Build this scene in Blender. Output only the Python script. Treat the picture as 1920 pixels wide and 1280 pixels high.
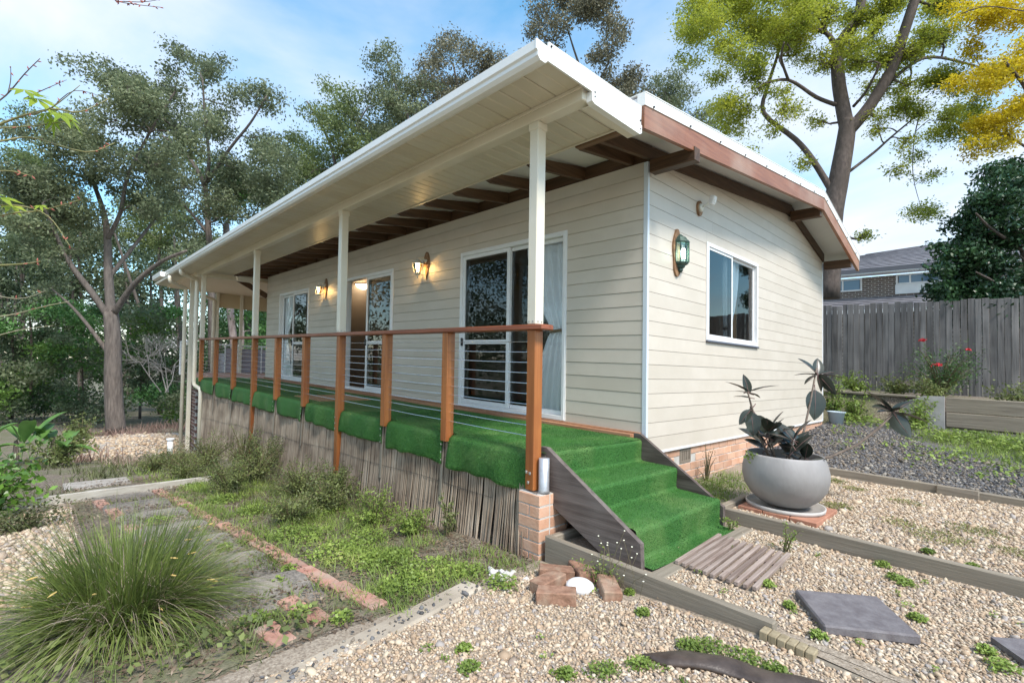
import bpy, math, random
import numpy as np
from math import radians, sin, cos, pi
from mathutils import Vector, Matrix
random.seed(7); RNG = np.random.default_rng(11)
for o in list(bpy.data.objects): bpy.data.objects.remove(o)
scene = bpy.context.scene
COL = scene.collection

# ---------------------------------------------------------------- camera
CAM = Vector((2.51408, -4.17994, .70597))
YAW, PIT, ROL, FPX, SYP = radians(-46.41626), radians(1.53695), radians(.9), 913.67, 14.8
_fw = Vector((sin(YAW)*cos(PIT), cos(YAW)*cos(PIT), sin(PIT)))
_rt = Vector((cos(YAW), -sin(YAW), 0)); _up = _rt.cross(_fw)
_r2 = cos(ROL)*_rt + sin(ROL)*_up; _u2 = -sin(ROL)*_rt + cos(ROL)*_up
cd = bpy.data.cameras.new('camera'); cam = bpy.data.objects.new('camera', cd); COL.objects.link(cam)
M = Matrix((_r2, _u2, -_fw)).transposed().to_4x4(); M.translation = CAM
cam.matrix_world = M
cd.sensor_width = 36; cd.lens = FPX*36/1920; cd.shift_y = SYP/1920
cd.clip_start = .05; cd.clip_end = 2000
scene.camera = cam
scene.cycles.max_bounces = 7; scene.cycles.transparent_max_bounces = 8
scene.render.resolution_x = 1024; scene.render.resolution_y = 682

# ---------------------------------------------------------------- sky and sun
SUN_DIR = Vector((.62, -.12, .78)).normalized()          # towards the sun
SUN_EL = math.asin(SUN_DIR.z); SUN_AZ = math.atan2(SUN_DIR.x, SUN_DIR.y)
w = bpy.data.worlds.new('World'); scene.world = w; w.use_nodes = True
nt = w.node_tree; nt.nodes.clear()
def N(t, **k):
    n = nt.nodes.new(t)
    for a, b in k.items(): setattr(n, a, b)
    return n
sky = N('ShaderNodeTexSky', sky_type='NISHITA', sun_disc=False, sun_elevation=SUN_EL, sun_rotation=SUN_AZ)
sky.air_density = 1.0; sky.dust_density = .6; sky.ozone_density = 1.6
tc = N('ShaderNodeTexCoord')
sep = N('ShaderNodeSeparateXYZ'); nt.links.new(tc.outputs['Generated'], sep.inputs[0])
zc = N('ShaderNodeMath', operation='MAXIMUM'); zc.inputs[1].default_value = 0.0; nt.links.new(sep.outputs[2], zc.inputs[0])
za = N('ShaderNodeMath', operation='ADD'); za.inputs[1].default_value = .22; nt.links.new(zc.outputs[0], za.inputs[0])
dv = N('ShaderNodeVectorMath', operation='DIVIDE'); nt.links.new(tc.outputs['Generated'], dv.inputs[0])
cmb = N('ShaderNodeCombineXYZ')
for i in range(3): nt.links.new(za.outputs[0], cmb.inputs[i])
nt.links.new(cmb.outputs[0], dv.inputs[1])
mp = N('ShaderNodeMapping'); mp.inputs['Location'].default_value = (1.35, .8, 0); mp.inputs['Scale'].default_value = (.8, .8, .35)
nt.links.new(dv.outputs[0], mp.inputs['Vector'])
nz = N('ShaderNodeTexNoise'); nz.inputs['Scale'].default_value = 1.25; nz.inputs['Detail'].default_value = 7; nz.inputs['Roughness'].default_value = .52
nz.inputs['Distortion'].default_value = .35
nt.links.new(mp.outputs[0], nz.inputs['Vector'])
cr = N('ShaderNodeValToRGB'); cr.color_ramp.elements[0].position = .42; cr.color_ramp.elements[0].color = (.07,.07,.07,1)
cr.color_ramp.elements[1].position = .68; cr.color_ramp.elements[1].color = (.92,.92,.92,1)
nt.links.new(nz.outputs['Fac'], cr.inputs['Fac'])
cl = N('ShaderNodeMixRGB'); cl.inputs['Color2'].default_value = (4.15, 4.3, 4.75, 1)
nt.links.new(cr.outputs[0], cl.inputs['Fac']); 
hs = N('ShaderNodeHueSaturation'); hs.inputs['Saturation'].default_value = 1.3; hs.inputs['Value'].default_value = 1.3; hs.inputs['Hue'].default_value = .48
nt.links.new(sky.outputs[0], hs.inputs['Color'])
nt.links.new(hs.outputs[0], cl.inputs['Color1'])
bg = N('ShaderNodeBackground'); bg.inputs['Strength'].default_value = .1
nt.links.new(cl.outputs[0], bg.inputs['Color'])
wo = N('ShaderNodeOutputWorld'); nt.links.new(bg.outputs[0], wo.inputs['Surface'])
sl = bpy.data.lights.new('sun', 'SUN'); sl.energy = 2.0; sl.angle = radians(14); sl.color = (1, .95, .88)
so = bpy.data.objects.new('sun', sl); COL.objects.link(so)
so.rotation_euler = SUN_DIR.to_track_quat('Z', 'Y').to_euler(); so.location = (6, -4, 12)
vs = scene.view_settings; vs.view_transform = 'Standard'; vs.look = 'None'; vs.gamma = 1; vs.exposure = 1.36; vs.use_curve_mapping = False

# ---------------------------------------------------------------- helpers
# the block of land is slightly out of level: every height below is measured from this falling plane
WA, WB = -.0156447, -.0164379
def tilt(x, y): return WA*x + WB*y
def W(p): return Vector((p[0], p[1], p[2] + tilt(p[0], p[1])))

class MB:
    def __init__(s): s.v = []; s.f = []; s.n = 0; s.parts = []
    def add(s, V, F):
        V = np.asarray(V, float).reshape(-1, 3)
        if isinstance(F, np.ndarray): s.parts.append((V, (F + s.n)))
        else: s.parts.append((V, [tuple(i + s.n for i in f) for f in F]))
        s.n += len(V); return s
    def box(s, x0, x1, y0, y1, z0, z1, b=0.0):
        x0, x1 = sorted((x0, x1)); y0, y1 = sorted((y0, y1)); z0, z1 = sorted((z0, z1))
        if b <= 0:
            V = [(x, y, z) for x in (x0, x1) for y in (y0, y1) for z in (z0, z1)]
            return s.add(V, [(0,1,3,2),(4,6,7,5),(0,4,5,1),(2,3,7,6),(0,2,6,4),(1,5,7,3)])
        b = min(b, (x1-x0)*.45, (y1-y0)*.45, (z1-z0)*.45)
        return s.obox(((x0+x1)/2,(y0+y1)/2,(z0+z1)/2), (1,0,0),(0,1,0),(0,0,1), (x1-x0)/2,(y1-y0)/2,(z1-z0)/2, b)
    def obox(s, c, ax, ay, az, hx, hy, hz, b=.003):
        """chamfered oriented box"""
        c = np.array(c, float); A = np.array([ax, ay, az], float); H = np.array([hx, hy, hz], float)
        V = []; idx = {}
        for sx in (-1, 1):
            for sy in (-1, 1):
                for sz in (-1, 1):
                    for k in range(3):
                        q = np.array([sx, sy, sz])*H
                        for j in range(3):
                            if j != k: q[j] -= (sx, sy, sz)[j]*b
                        idx[(sx, sy, sz, k)] = len(V); V.append(c + q@A)
        F = []
        S = (-1, 1)
        for k in range(3):
            a, d = (k+1) % 3, (k+2) % 3
            for sk in S:
                cyc = [(-1,-1),(1,-1),(1,1),(-1,1)]
                f = []
                for sa, sd in cyc:
                    t = [0,0,0]; t[k] = sk; t[a] = sa; t[d] = sd; f.append(idx[(*t, k)])
                F.append(f if sk > 0 else f[::-1])
            for sa in S:
                for sd in S:      # edges along k
                    t0 = [0,0,0]; t0[a] = sa; t0[d] = sd; t1 = t0[:]; t0[k] = -1; t1[k] = 1
                    f = [idx[(*t0, a)], idx[(*t1, a)], idx[(*t1, d)], idx[(*t0, d)]]
                    F.append(f if sa*sd < 0 else f[::-1])
        for sx in S:
            for sy in S:
                for sz in S:
                    f = [idx[(sx, sy, sz, k)] for k in range(3)]
                    F.append(f if sx*sy*sz > 0 else f[::-1])
        return s.add(V, F)
    def bar(s, p0, p1, w, h, up=(0,0,1), b=.003):
        """rectangular bar between two points, w across, h along up"""
        p0, p1 = Vector(p0), Vector(p1); d = (p1-p0); L = d.length; d.normalize()
        u = Vector(up); sd = d.cross(u).normalized(); u = sd.cross(d).normalized()
        return s.obox((p0+p1)/2, d, -sd, u, L/2, w/2, h/2, b)
    def prism(s, poly, axis, a0, a1):
        """poly of 2-d points in the two other axes, extruded along axis"""
        n = len(poly); V = []
        for a in (a0, a1):
            for p, q in poly:
                V.append({'x': (a, p, q), 'y': (p, a, q), 'z': (p, q, a)}[axis])
        F = [tuple(range(n)), tuple(range(2*n-1, n-1, -1))]
        for i in range(n): j = (i+1) % n; F.append((i, i+n, j+n, j))
        return s.add(V, F)
    def tube(s, pts, r, n=8, cap=True):
        P = [Vector(p) for p in pts]; m = len(P)
        R = list(r) if hasattr(r, '__len__') else [r]*m
        V = []; prev = None
        for i in range(m):
            t = (P[min(i+1, m-1)] - P[max(i-1, 0)]).normalized()
            if prev is None:
                a = Vector((0,0,1)) if abs(t.z) < .9 else Vector((1,0,0))
                u = t.cross(a).normalized()
            else: u = (prev - t*prev.dot(t)).normalized()
            prev = u; v = t.cross(u)
            for k in range(n):
                an = 2*pi*k/n; V.append(P[i] + (u*cos(an) + v*sin(an))*R[i])
        F = []
        for i in range(m-1):
            for k in range(n):
                a, b = i*n+k, i*n+(k+1) % n; F.append((a, b, b+n, a+n))
        if cap: F.append(tuple(range(n-1, -1, -1))); F.append(tuple((m-1)*n+k for k in range(n)))
        return s.add(V, F)
    def lathe(s, prof, c=(0,0,0), n=24, a0=0, a1=2*pi):
        full = abs(a1-a0-2*pi) < 1e-6; m = len(prof); V = []; kk = n if full else n+1
        for k in range(kk):
            an = a0 + (a1-a0)*k/n
            for r, z in prof: V.append((c[0]+r*cos(an), c[1]+r*sin(an), c[2]+z))
        F = []
        for k in range(n):
            k2 = (k+1) % kk
            for i in range(m-1): F.append((k*m+i, k2*m+i, k2*m+i+1, k*m+i+1))
        return s.add(V, F)
    def grid(s, fn, nu, nv):
        V = [fn(i/(nu-1), j/(nv-1)) for i in range(nu) for j in range(nv)]
        return s.add(V, [(i*nv+j, (i+1)*nv+j, (i+1)*nv+j+1, i*nv+j+1) for i in range(nu-1) for j in range(nv-1)])
    def mesh(s, name, mat, warp=True, origin=(0,0,0), smooth=False, flip=False):
        V = np.concatenate([p[0] for p in s.parts]) if s.parts else np.zeros((0, 3))
        if warp: V = V.copy(); V[:, 2] += WA*V[:, 0] + WB*V[:, 1]
        V = V - np.array(origin)
        me = bpy.data.meshes.new(name)
        if all(isinstance(p[1], np.ndarray) for p in s.parts) and len({p[1].shape[1] for p in s.parts}) == 1:
            F = np.concatenate([p[1] for p in s.parts]); k = F.shape[1]
            me.vertices.add(len(V)); me.vertices.foreach_set('co', V.astype(np.float32).ravel())
            me.loops.add(F.size); me.loops.foreach_set('vertex_index', F.astype(np.int32).ravel())
            me.polygons.add(len(F)); me.polygons.foreach_set('loop_start', np.arange(0, F.size, k, dtype=np.int32))
            me.update(calc_edges=True); me.validate()
        else:
            F = []
            for p in s.parts: F += [tuple(f) for f in p[1]]
            me.from_pydata([tuple(v) for v in V], [], F); me.update()
        if mat is not None: me.materials.append(mat)
        if smooth: me.polygons.foreach_set('use_smooth', [True]*len(me.polygons)); me.update()
        return me
    def build(s, name, mat, parent=None, smooth=False, warp=True, loc=None):
        """one mesh object; given in land coordinates; parent = an Empty (or a part) already placed"""
        if parent is not None: org = tuple(worldloc(parent))
        else: org = tuple(loc) if loc is not None else (0,0,0)
        me = s.mesh(name, mat, warp, org, smooth)
        o = bpy.data.objects.new(name, me); COL.objects.link(o)
        if parent is not None: o.parent = parent
        else: o.location = org
        return o
def worldloc(o):
    p = Vector(o.location)
    while o.parent is not None: o = o.parent; p = p + Vector(o.location)
    return p
def tag(o, label=None, cat=None, group=None, kind=None):
    if label: o['label'] = label
    if cat: o['category'] = cat
    if group: o['group'] = group
    if kind: o['kind'] = kind
    return o
def thing(name, loc, label, cat, group=None, warp=True):
    o = bpy.data.objects.new(name, None); COL.objects.link(o); o.empty_display_size = .1
    o.location = W(loc) if warp else Vector(loc)
    return tag(o, label, cat, group)
def setorigin(o, loc):
    """move a top-level mesh's origin to a (land) point"""
    p = W(loc); d = p - o.location
    o.data.transform(Matrix.Translation(-d)); o.location = p; return o

# ---------------------------------------------------------------- materials
def mat(name, c1, c2=None, scale=6, rough=.6, bump=0, bscale=None, stretch=(1,1,1), detail=5, metal=0, spec=.5, c3=None, s3=1.5, f3=.35, rand=0, lo=.35, hi=.65, trans=0, coat=0, subs=0):
    m = bpy.data.materials.new(name); m.use_nodes = True; t = m.node_tree; b = t.nodes['Principled BSDF']
    L = t.links.new
    def nn(k): return t.nodes.new(k)
    b.inputs['Roughness'].default_value = rough; b.inputs['Metallic'].default_value = metal
    b.inputs['Specular IOR Level'].default_value = spec
    if coat: b.inputs['Coat Weight'].default_value = coat
    co = nn('ShaderNodeTexCoord'); oi = nn('ShaderNodeObjectInfo')
    add = nn('ShaderNodeVectorMath'); add.operation = 'MULTIPLY_ADD'
    rv = nn('ShaderNodeCombineXYZ'); 
    for i in range(3): L(oi.outputs['Random'], rv.inputs[i])
    add.inputs[1].default_value = (37, 17, 53) if rand is not None else (0,0,0)
    L(rv.outputs[0], add.inputs[0]); L(co.outputs['Object'], add.inputs[2])
    mpn = nn('ShaderNodeMapping'); mpn.inputs['Scale'].default_value = stretch; L(add.outputs[0], mpn.inputs['Vector'])
    def noise(sc, det=detail, rg=.6):
        n = nn('ShaderNodeTexNoise'); n.inputs['Scale'].default_value = sc; n.inputs['Detail'].default_value = det; n.inputs['Roughness'].default_value = rg
        L(mpn.outputs[0], n.inputs['Vector']); return n
    col = None
    if c2 is not None:
        n = noise(scale); r = nn('ShaderNodeValToRGB')
        r.color_ramp.elements[0].position = lo; r.color_ramp.elements[0].color = (*c1, 1)
        r.color_ramp.elements[1].position = hi; r.color_ramp.elements[1].color = (*c2, 1)
        L(n.outputs['Fac'], r.inputs['Fac']); col = r.outputs[0]
        if c3 is not None:
            n3 = nn('ShaderNodeTexNoise'); n3.inputs['Scale'].default_value = s3; n3.inputs['Detail'].default_value = 4
            L(add.outputs[0], n3.inputs['Vector'])
            r3 = nn('ShaderNodeValToRGB'); r3.color_ramp.elements[0].position = 1-f3-.25; r3.color_ramp.elements[1].position = 1-f3+.1
            L(n3.outputs['Fac'], r3.inputs['Fac']); mx = nn('ShaderNodeMixRGB'); L(r3.outputs[0], mx.inputs['Fac'])
            L(col, mx.inputs['Color1']); mx.inputs['Color2'].default_value = (*c3, 1); col = mx.outputs[0]
    if rand:
        h = nn('ShaderNodeHueSaturation')
        mr = nn('ShaderNodeMapRange'); mr.inputs['To Min'].default_value = 1-rand; mr.inputs['To Max'].default_value = 1+rand
        L(oi.outputs['Random'], mr.inputs['Value']); L(mr.outputs[0], h.inputs['Value'])
        if col is not None: L(col, h.inputs['Color'])
        else: h.inputs['Color'].default_value = (*c1, 1)
        col = h.outputs[0]
    if col is not None: L(col, b.inputs['Base Color'])
    else: b.inputs['Base Color'].default_value = (*c1, 1)
    if bump:
        n = noise(bscale or scale*3, 6); bp = nn('ShaderNodeBump'); bp.inputs['Strength'].default_value = 1; bp.inputs['Distance'].default_value = bump
        L(n.outputs['Fac'], bp.inputs['Height']); L(bp.outputs[0], b.inputs['Normal'])
    if subs:
        b.inputs['Subsurface Weight'].default_value = subs
    return m
def leafmat(name, c1, c2, rough=.5, tr=.35, scale=1.2, c3=None, spec=.4, fine=30):
    """leaf: colour varies leaf by leaf and clump by clump, lets some light through"""
    m = bpy.data.materials.new(name); m.use_nodes = True; t = m.node_tree; b = t.nodes['Principled BSDF']; L = t.links.new
    co = t.nodes.new('ShaderNodeTexCoord')
    n = t.nodes.new('ShaderNodeTexNoise'); n.inputs['Scale'].default_value = scale; n.inputs['Detail'].default_value = 3; L(co.outputs['Object'], n.inputs['Vector'])
    n2 = t.nodes.new('ShaderNodeTexWhiteNoise'); n2.noise_dimensions = '3D'
    g = t.nodes.new('ShaderNodeNewGeometry')
    L(g.outputs['Random Per Island'], n2.inputs['Vector'])
    a = t.nodes.new('ShaderNodeMath'); a.operation = 'MULTIPLY_ADD'; a.inputs[1].default_value = .36; L(g.outputs['Random Per Island'], a.inputs[0])
    s = t.nodes.new('ShaderNodeMath'); s.operation = 'MULTIPLY_ADD'; s.inputs[1].default_value = 1.7; s.inputs[2].default_value = -.56; L(n.outputs['Fac'], s.inputs[0]); L(s.outputs[0], a.inputs[2])
    r = t.nodes.new('ShaderNodeValToRGB'); e = r.color_ramp.elements
    e[0].position = .12; e[0].color = (*c1, 1); e[1].position = .8; e[1].color = (*c2, 1)
    if c3 is not None: q = e.new(1.0); q.color = (*c3, 1)
    L(a.outputs[0], r.inputs['Fac']); L(r.outputs[0], b.inputs['Base Color'])
    b.inputs['Roughness'].default_value = rough; b.inputs['Specular IOR Level'].default_value = spec
    out = t.nodes['Material Output']; tl = t.nodes.new('ShaderNodeBsdfTranslucent'); mx = t.nodes.new('ShaderNodeMixShader'); mx.inputs[0].default_value = tr
    L(r.outputs[0], tl.inputs['Color']); L(b.outputs[0], mx.inputs[1]); L(tl.outputs[0], mx.inputs[2]); L(mx.outputs[0], out.inputs['Surface'])
    return m
def emit(name, col, st):
    m = bpy.data.materials.new(name); m.use_nodes = True; b = m.node_tree.nodes['Principled BSDF']
    b.inputs['Base Color'].default_value = (*col, 1); b.inputs['Emission Color'].default_value = (*col, 1); b.inputs['Emission Strength'].default_value = st
    return m
def glassmat(name, tint=(.9,.93,.93), refl=.0):
    """thin window glass: mirror-like sheen over a clear pane"""
    m = bpy.data.materials.new(name); m.use_nodes = True; t = m.node_tree; L = t.links.new
    t.nodes.clear(); out = t.nodes.new('ShaderNodeOutputMaterial')
    tr = t.nodes.new('ShaderNodeBsdfTransparent'); tr.inputs[0].default_value = (*tint, 1)
    gl = t.nodes.new('ShaderNodeBsdfGlossy'); gl.inputs['Roughness'].default_value = .01
    lw = t.nodes.new('ShaderNodeFresnel'); lw.inputs['IOR'].default_value = 1.55
    ad = t.nodes.new('ShaderNodeMath'); ad.operation = 'ADD'; ad.inputs[1].default_value = refl; ad.use_clamp = True; L(lw.outputs[0], ad.inputs[0])
    mx = t.nodes.new('ShaderNodeMixShader'); L(ad.outputs[0], mx.inputs[0]); L(tr.outputs[0], mx.inputs[1]); L(gl.outputs[0], mx.inputs[2])
    L(mx.outputs[0], out.inputs['Surface']); return m
def woodmat(name, a, b_, axis, rough=.65, rand=.12, c3=None, bump=.002, f3=.3, spec=.35):
    st = {'x': (.6, 14, 14), 'y': (14, .6, 14), 'z': (14, 14, .6)}[axis]
    return mat(name, a, b_, scale=2.2, rough=rough, bump=bump, bscale=5, stretch=st, rand=rand, c3=c3, f3=f3, spec=spec)

MT = {}
MT['siding'] = mat('siding_paint', (.575,.512,.43), (.615,.55,.468), 3, rough=.48, bump=.0006, bscale=14, rand=.018, c3=(.53,.468,.385), s3=.9, f3=.3, stretch=(1,1,1.5))
MT['white'] = mat('white_aluminium', (.80,.80,.80), (.74,.74,.745), 4, rough=.32, spec=.5)
MT['corner'] = mat('corner_trim', (.62,.68,.74), rough=.4)
MT['cream'] = mat('cream_metal', (.74,.68,.56), (.70,.64,.51), 3, rough=.3, c3=(.62,.54,.40), s3=1.6, f3=.22)
MT['soffit'] = mat('soffit_sheet', (.66,.60,.475), (.62,.555,.43), 2.5, rough=.36, bump=.003, bscale=3, c3=(.55,.47,.33), s3=.8, f3=.25, spec=.6)
MT['gutter'] = mat('gutter_metal', (.84,.83,.80), (.80,.79,.75), 3, rough=.3)
MT['roofing'] = mat('roof_metal', (.74,.73,.74), (.68,.67,.69), 3, rough=.4)
MT['darkwood'] = {a: woodmat('dark_rafter_'+a, (.055,.03,.016), (.115,.062,.032), a, rough=.5) for a in 'xyz'}
MT['barge'] = woodmat('red_brown_timber', (.24,.095,.05), (.33,.14,.075), 'y', rough=.42, c3=(.40,.27,.20), f3=.3)
MT['post'] = woodmat('stained_post', (.27,.088,.022), (.42,.15,.042), 'z', rough=.38, c3=(.24,.07,.022), spec=.5)
MT['rail'] = woodmat('stained_handrail', (.22,.062,.028), (.34,.105,.05), 'x', rough=.35, spec=.5)
MT['lining'] = mat('white_lining', (.72,.71,.67), (.66,.65,.61), 2, rough=.7)
MT['steel'] = mat('steel_cable', (.72,.72,.74), rough=.25, metal=.85)
MT['bolt'] = mat('bolt_metal', (.45,.44,.42), rough=.4, metal=.8)
MT['greywood'] = {a: woodmat('weathered_timber_'+a, (.17,.14,.108), (.33,.285,.23), a, rough=.85, rand=.12, c3=(.27,.23,.175), bump=.004, f3=.4) for a in 'xyz'}
MT['stringer'] = woodmat('weathered_stringer', (.06,.042,.036), (.15,.118,.105), 'x', rough=.6, c3=(.21,.185,.17), bump=.003, f3=.3)
MT['brick'] = mat('pale_brick', (.50,.265,.165), (.60,.355,.235), 7, rough=.85, bump=.003, bscale=40, rand=.16, c3=(.55,.36,.26), s3=5, f3=.35)
MT['brickdark'] = mat('dark_brick', (.085,.045,.038), (.14,.075,.06), 7, rough=.85, bump=.003, bscale=40, rand=.25)
MT['mortar'] = mat('mortar', (.46,.43,.39), (.56,.53,.49), 20, rough=.95, bump=.002)
MT['glass'] = glassmat('window_glass')
MT['screen'] = glassmat('fly_screen', (.42,.43,.43), .03)
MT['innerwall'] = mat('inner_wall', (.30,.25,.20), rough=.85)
MT['innerfloor'] = woodmat('inner_floor', (.10,.05,.03), (.16,.085,.05), 'x', rough=.4)
MT['black'] = mat('black_metal', (.02,.02,.02), rough=.45)
# ================================================================ HOUSE
B = .1413
HX0, HY1 = -11.3, 5.916
house = thing('house', (0,0,-.55), 'small cream weatherboard house with white metal roof and veranda', 'house')
DOORS = [(-2.915,-1.0,.055,2.165), (-6.585,-4.775,.055,2.165), (-10.3,-8.42,.055,2.15)]
WIN = (1.252, 2.787, 1.018, 2.135)

# wall cores with the openings left out
def wall_with_holes(name, axis, fixed0, fixed1, a0, a1, z0, z1, holes, m):
    mb = MB(); cuts = sorted({a0, a1, *[h[0] for h in holes], *[h[1] for h in holes]})
    for c0, c1 in zip(cuts[:-1], cuts[1:]):
        mid = (c0+c1)/2; hs_ = [h for h in holes if h[0] < mid < h[1]]
        segs = [(z0, z1)] if not hs_ else [(z0, hs_[0][2]), (hs_[0][3], z1)]
        for s0, s1 in segs:
            if s1-s0 < .002: continue
            if axis == 'x': mb.box(c0, c1, fixed0, fixed1, s0, s1)
            else: mb.box(fixed0, fixed1, c0, c1, s0, s1)
    return mb.build(name, m, house)
groove_shade = mat('siding_groove_shade', (.34,.305,.255), rough=.8)  # core darker than the boards: shade of the board gaps put into its colour
wall_with_holes('front_wall', 'x', .0, .1, HX0, -.001, -.14, 2.68, DOORS, groove_shade)
wall_with_holes('gable_wall', 'y', -.1, -.0005, .1, HY1, -.14, 2.68, [WIN], groove_shade)
MB().prism([(.1,2.68),(HY1,2.68),(4.14,3.11)], 'x', -.1, -.0005).build('gable_wall', groove_shade, house)
MB().box(HX0, -.1, HY1-.1, HY1, -.14, 2.68).build('back_wall', MT['siding'], house)
MB().box(HX0, HX0+.1, .1, HY1-.1, -.14, 2.68).prism([(.1,2.68),(HY1,2.68),(4.14,3.11)], 'x', HX0, HX0+.1).build('end_wall', MT['siding'], house)

# weatherboards, one object each
def clip(poly, a, b, c):          # keep a*y+b*z<=c
    out = []
    for i in range(len(poly)):
        p, q = poly[i], poly[(i+1) % len(poly)]
        fp, fq = a*p[0]+b*p[1]-c, a*q[0]+b*q[1]-c
        if fp <= 0: out.append(p)
        if (fp < 0 < fq) or (fq < 0 < fp):
            t = fp/(fp-fq); out.append((p[0]+(q[0]-p[0])*t, p[1]+(q[1]-p[1])*t))
    return out
def board_profile_front(mb, x0, x1, z0, z1, m0=.018):
    mb.prism([(-.0165,z0+.0032),(-.018,z0+.006),(-.0150,z1-.0008),(-.0005,z1-.0008),(-.0005,z0+.0032)], 'x', x0, x1)
for k in range(-1, 19):
    z0, z1 = k*B, (k+1)*B
    if k == 18: z1 = 2.682
    segs = [(HX0, -.03)]
    for d in DOORS:
        if z1 > d[2]+.01 and z0 < d[3]-.01:
            zfull = z0 >= d[2] - .02 and z1 <= d[3] + .02
            new = []
            for s in segs:
                if d[0] >= s[1] or d[1] <= s[0]: new.append(s); continue
                new += [(s[0], d[0]), (d[1], s[1])]
                if not zfull:
                    if z0 < d[2]-.02:
                        MB().box(d[0], d[1], -.017, -.001, z0+.005, d[2]-.001).build('weatherboard', MT['siding'], house)
                    if z1 > d[3]+.02:
                        MB().box(d[0], d[1], -.017, -.001, d[3]+.001, z1-.001).build('weatherboard', MT['siding'], house)
            segs = new
    for s in segs:
        if s[1]-s[0] < .02: continue
        cuts = [s[0]]
        while s[1]-cuts[-1] > 4.6: cuts.append(cuts[-1]+random.uniform(2.2, 4.2))
        cuts.append(s[1])
        for c0, c1 in zip(cuts[:-1], cuts[1:]):
            mb = MB(); board_profile_front(mb, c0+.0006, c1-.0006, z0, z1); mb.build('weatherboard', MT['siding'], house)
l1 = (2.684, (3.132-2.684)/4.14); l2 = (3.132, (2.70-3.132)/(HY1-4.14))
for k in range(-1, 22):
    z0, z1 = k*B, (k+1)*B
    segs = [(.012, HY1-.02)]
    if z1 > WIN[2]+.01 and z0 < WIN[3]-.01:
        segs = [(.012, WIN[0]), (WIN[1], HY1-.02)]
        if z0 < WIN[2]-.02: segs2 = [(WIN[0], WIN[1], z0+.005, WIN[2])]
        elif z1 > WIN[3]+.02: segs2 = [(WIN[0], WIN[1], WIN[3]+.002, z1-.001)]
        else: segs2 = []
        for a, b_, c, d in segs2:
            MB().box(.0005, .017, a, b_, c, d).build('weatherboard', MT['siding'], house)
    for s in segs:
        cuts = [s[0]]
        if s[1]-s[0] > 4: cuts.append(s[0]+random.uniform(1.2, 4.2))
        elif s[1]-s[0] > 2.5 and random.random() < .35: cuts.append(s[0]+random.uniform(.8, 2.2))
        cuts.append(s[1])
        for c0, c1 in zip(cuts[:-1], cuts[1:]):
            poly = [(c0+.0006, z0+.0034), (c1-.0006, z0+.0034), (c1-.0006, z1-.0008), (c0+.0006, z1-.0008)]
            poly = clip(poly, -l1[1], 1, l1[0]); poly = clip(poly, -l2[1], 1, l2[0]-l2[1]*4.14) if poly else []
            if len(poly) < 3: continue
            mb = MB(); mb.prism(poly, 'x', .0005, .0165)
            mb.build('weatherboard', MT['siding'], house)
# corner trims, base trim
MB().box(-.028, .020, -.022, .010, -.15, 2.676, .002).build('corner_trim', MT['corner'], house)
MB().box(-.02, .022, HY1-.018, HY1+.015, -.15, 2.69, .002).build('corner_trim', MT['white'], house)
MB().box(.001, .024, .012, HY1-.02, -.162, -.1385, .002).build('base_trim', MT['white'], house)
# foundation of bricks
fnd = MB().box(-.13, -.012, -.02, HY1, -.95, -.164).build('foundation', MT['mortar'], house)
def brick_mesh(name, w, d, h, m):
    return MB().box(-w/2, w/2, -d/2, d/2, -h/2, h/2, .004).mesh(name, m, warp=False)
def put(me, name, parent, p, rz=0, warp=True):
    o = bpy.data.objects.new(name, me); COL.objects.link(o); o.parent = parent
    q = W(p) if warp else Vector(p)
    o.location = q - (worldloc(parent) if parent else Vector()); o.rotation_euler = (0,0,rz); return o
bm1 = brick_mesh('brick', .1, .230, .076, MT['brick']); bm2 = brick_mesh('brick', .1, .11, .076, MT['brick'])
for r in range(6):
    z = -.205 - r*.086; y = .1 + (.12 if r % 2 else 0)
    if r % 2: put(bm2, 'brick', fnd, (-.055, .04, z))
    while y < HY1:
        if not (r < 2 and .63 < y < .95): put(bm1, 'brick', fnd, (-.055+random.uniform(-.002,.002), y, z))
        y += .240
v = MB().box(-.1, -.011, .70, .94, -.325, -.175)
v.build('foundation_vent', mat('vent_grime', (.16,.13,.10), (.24,.2,.16), 12, rough=.9), fnd)
vb = MB()
for i in range(5): vb.box(-.012, -.006, .725+i*.042, .737+i*.042, -.30, -.2)
vb.box(-.012,-.004,.70,.94,-.2,-.175).box(-.012,-.004,.70,.94,-.325,-.3).box(-.012,-.004,.70,.722,-.3,-.2).box(-.012,-.004,.918,.94,-.3,-.2)
vb.build('vent_grille', mat('vent_metal', (.22,.18,.14), rough=.8), fnd)

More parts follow.
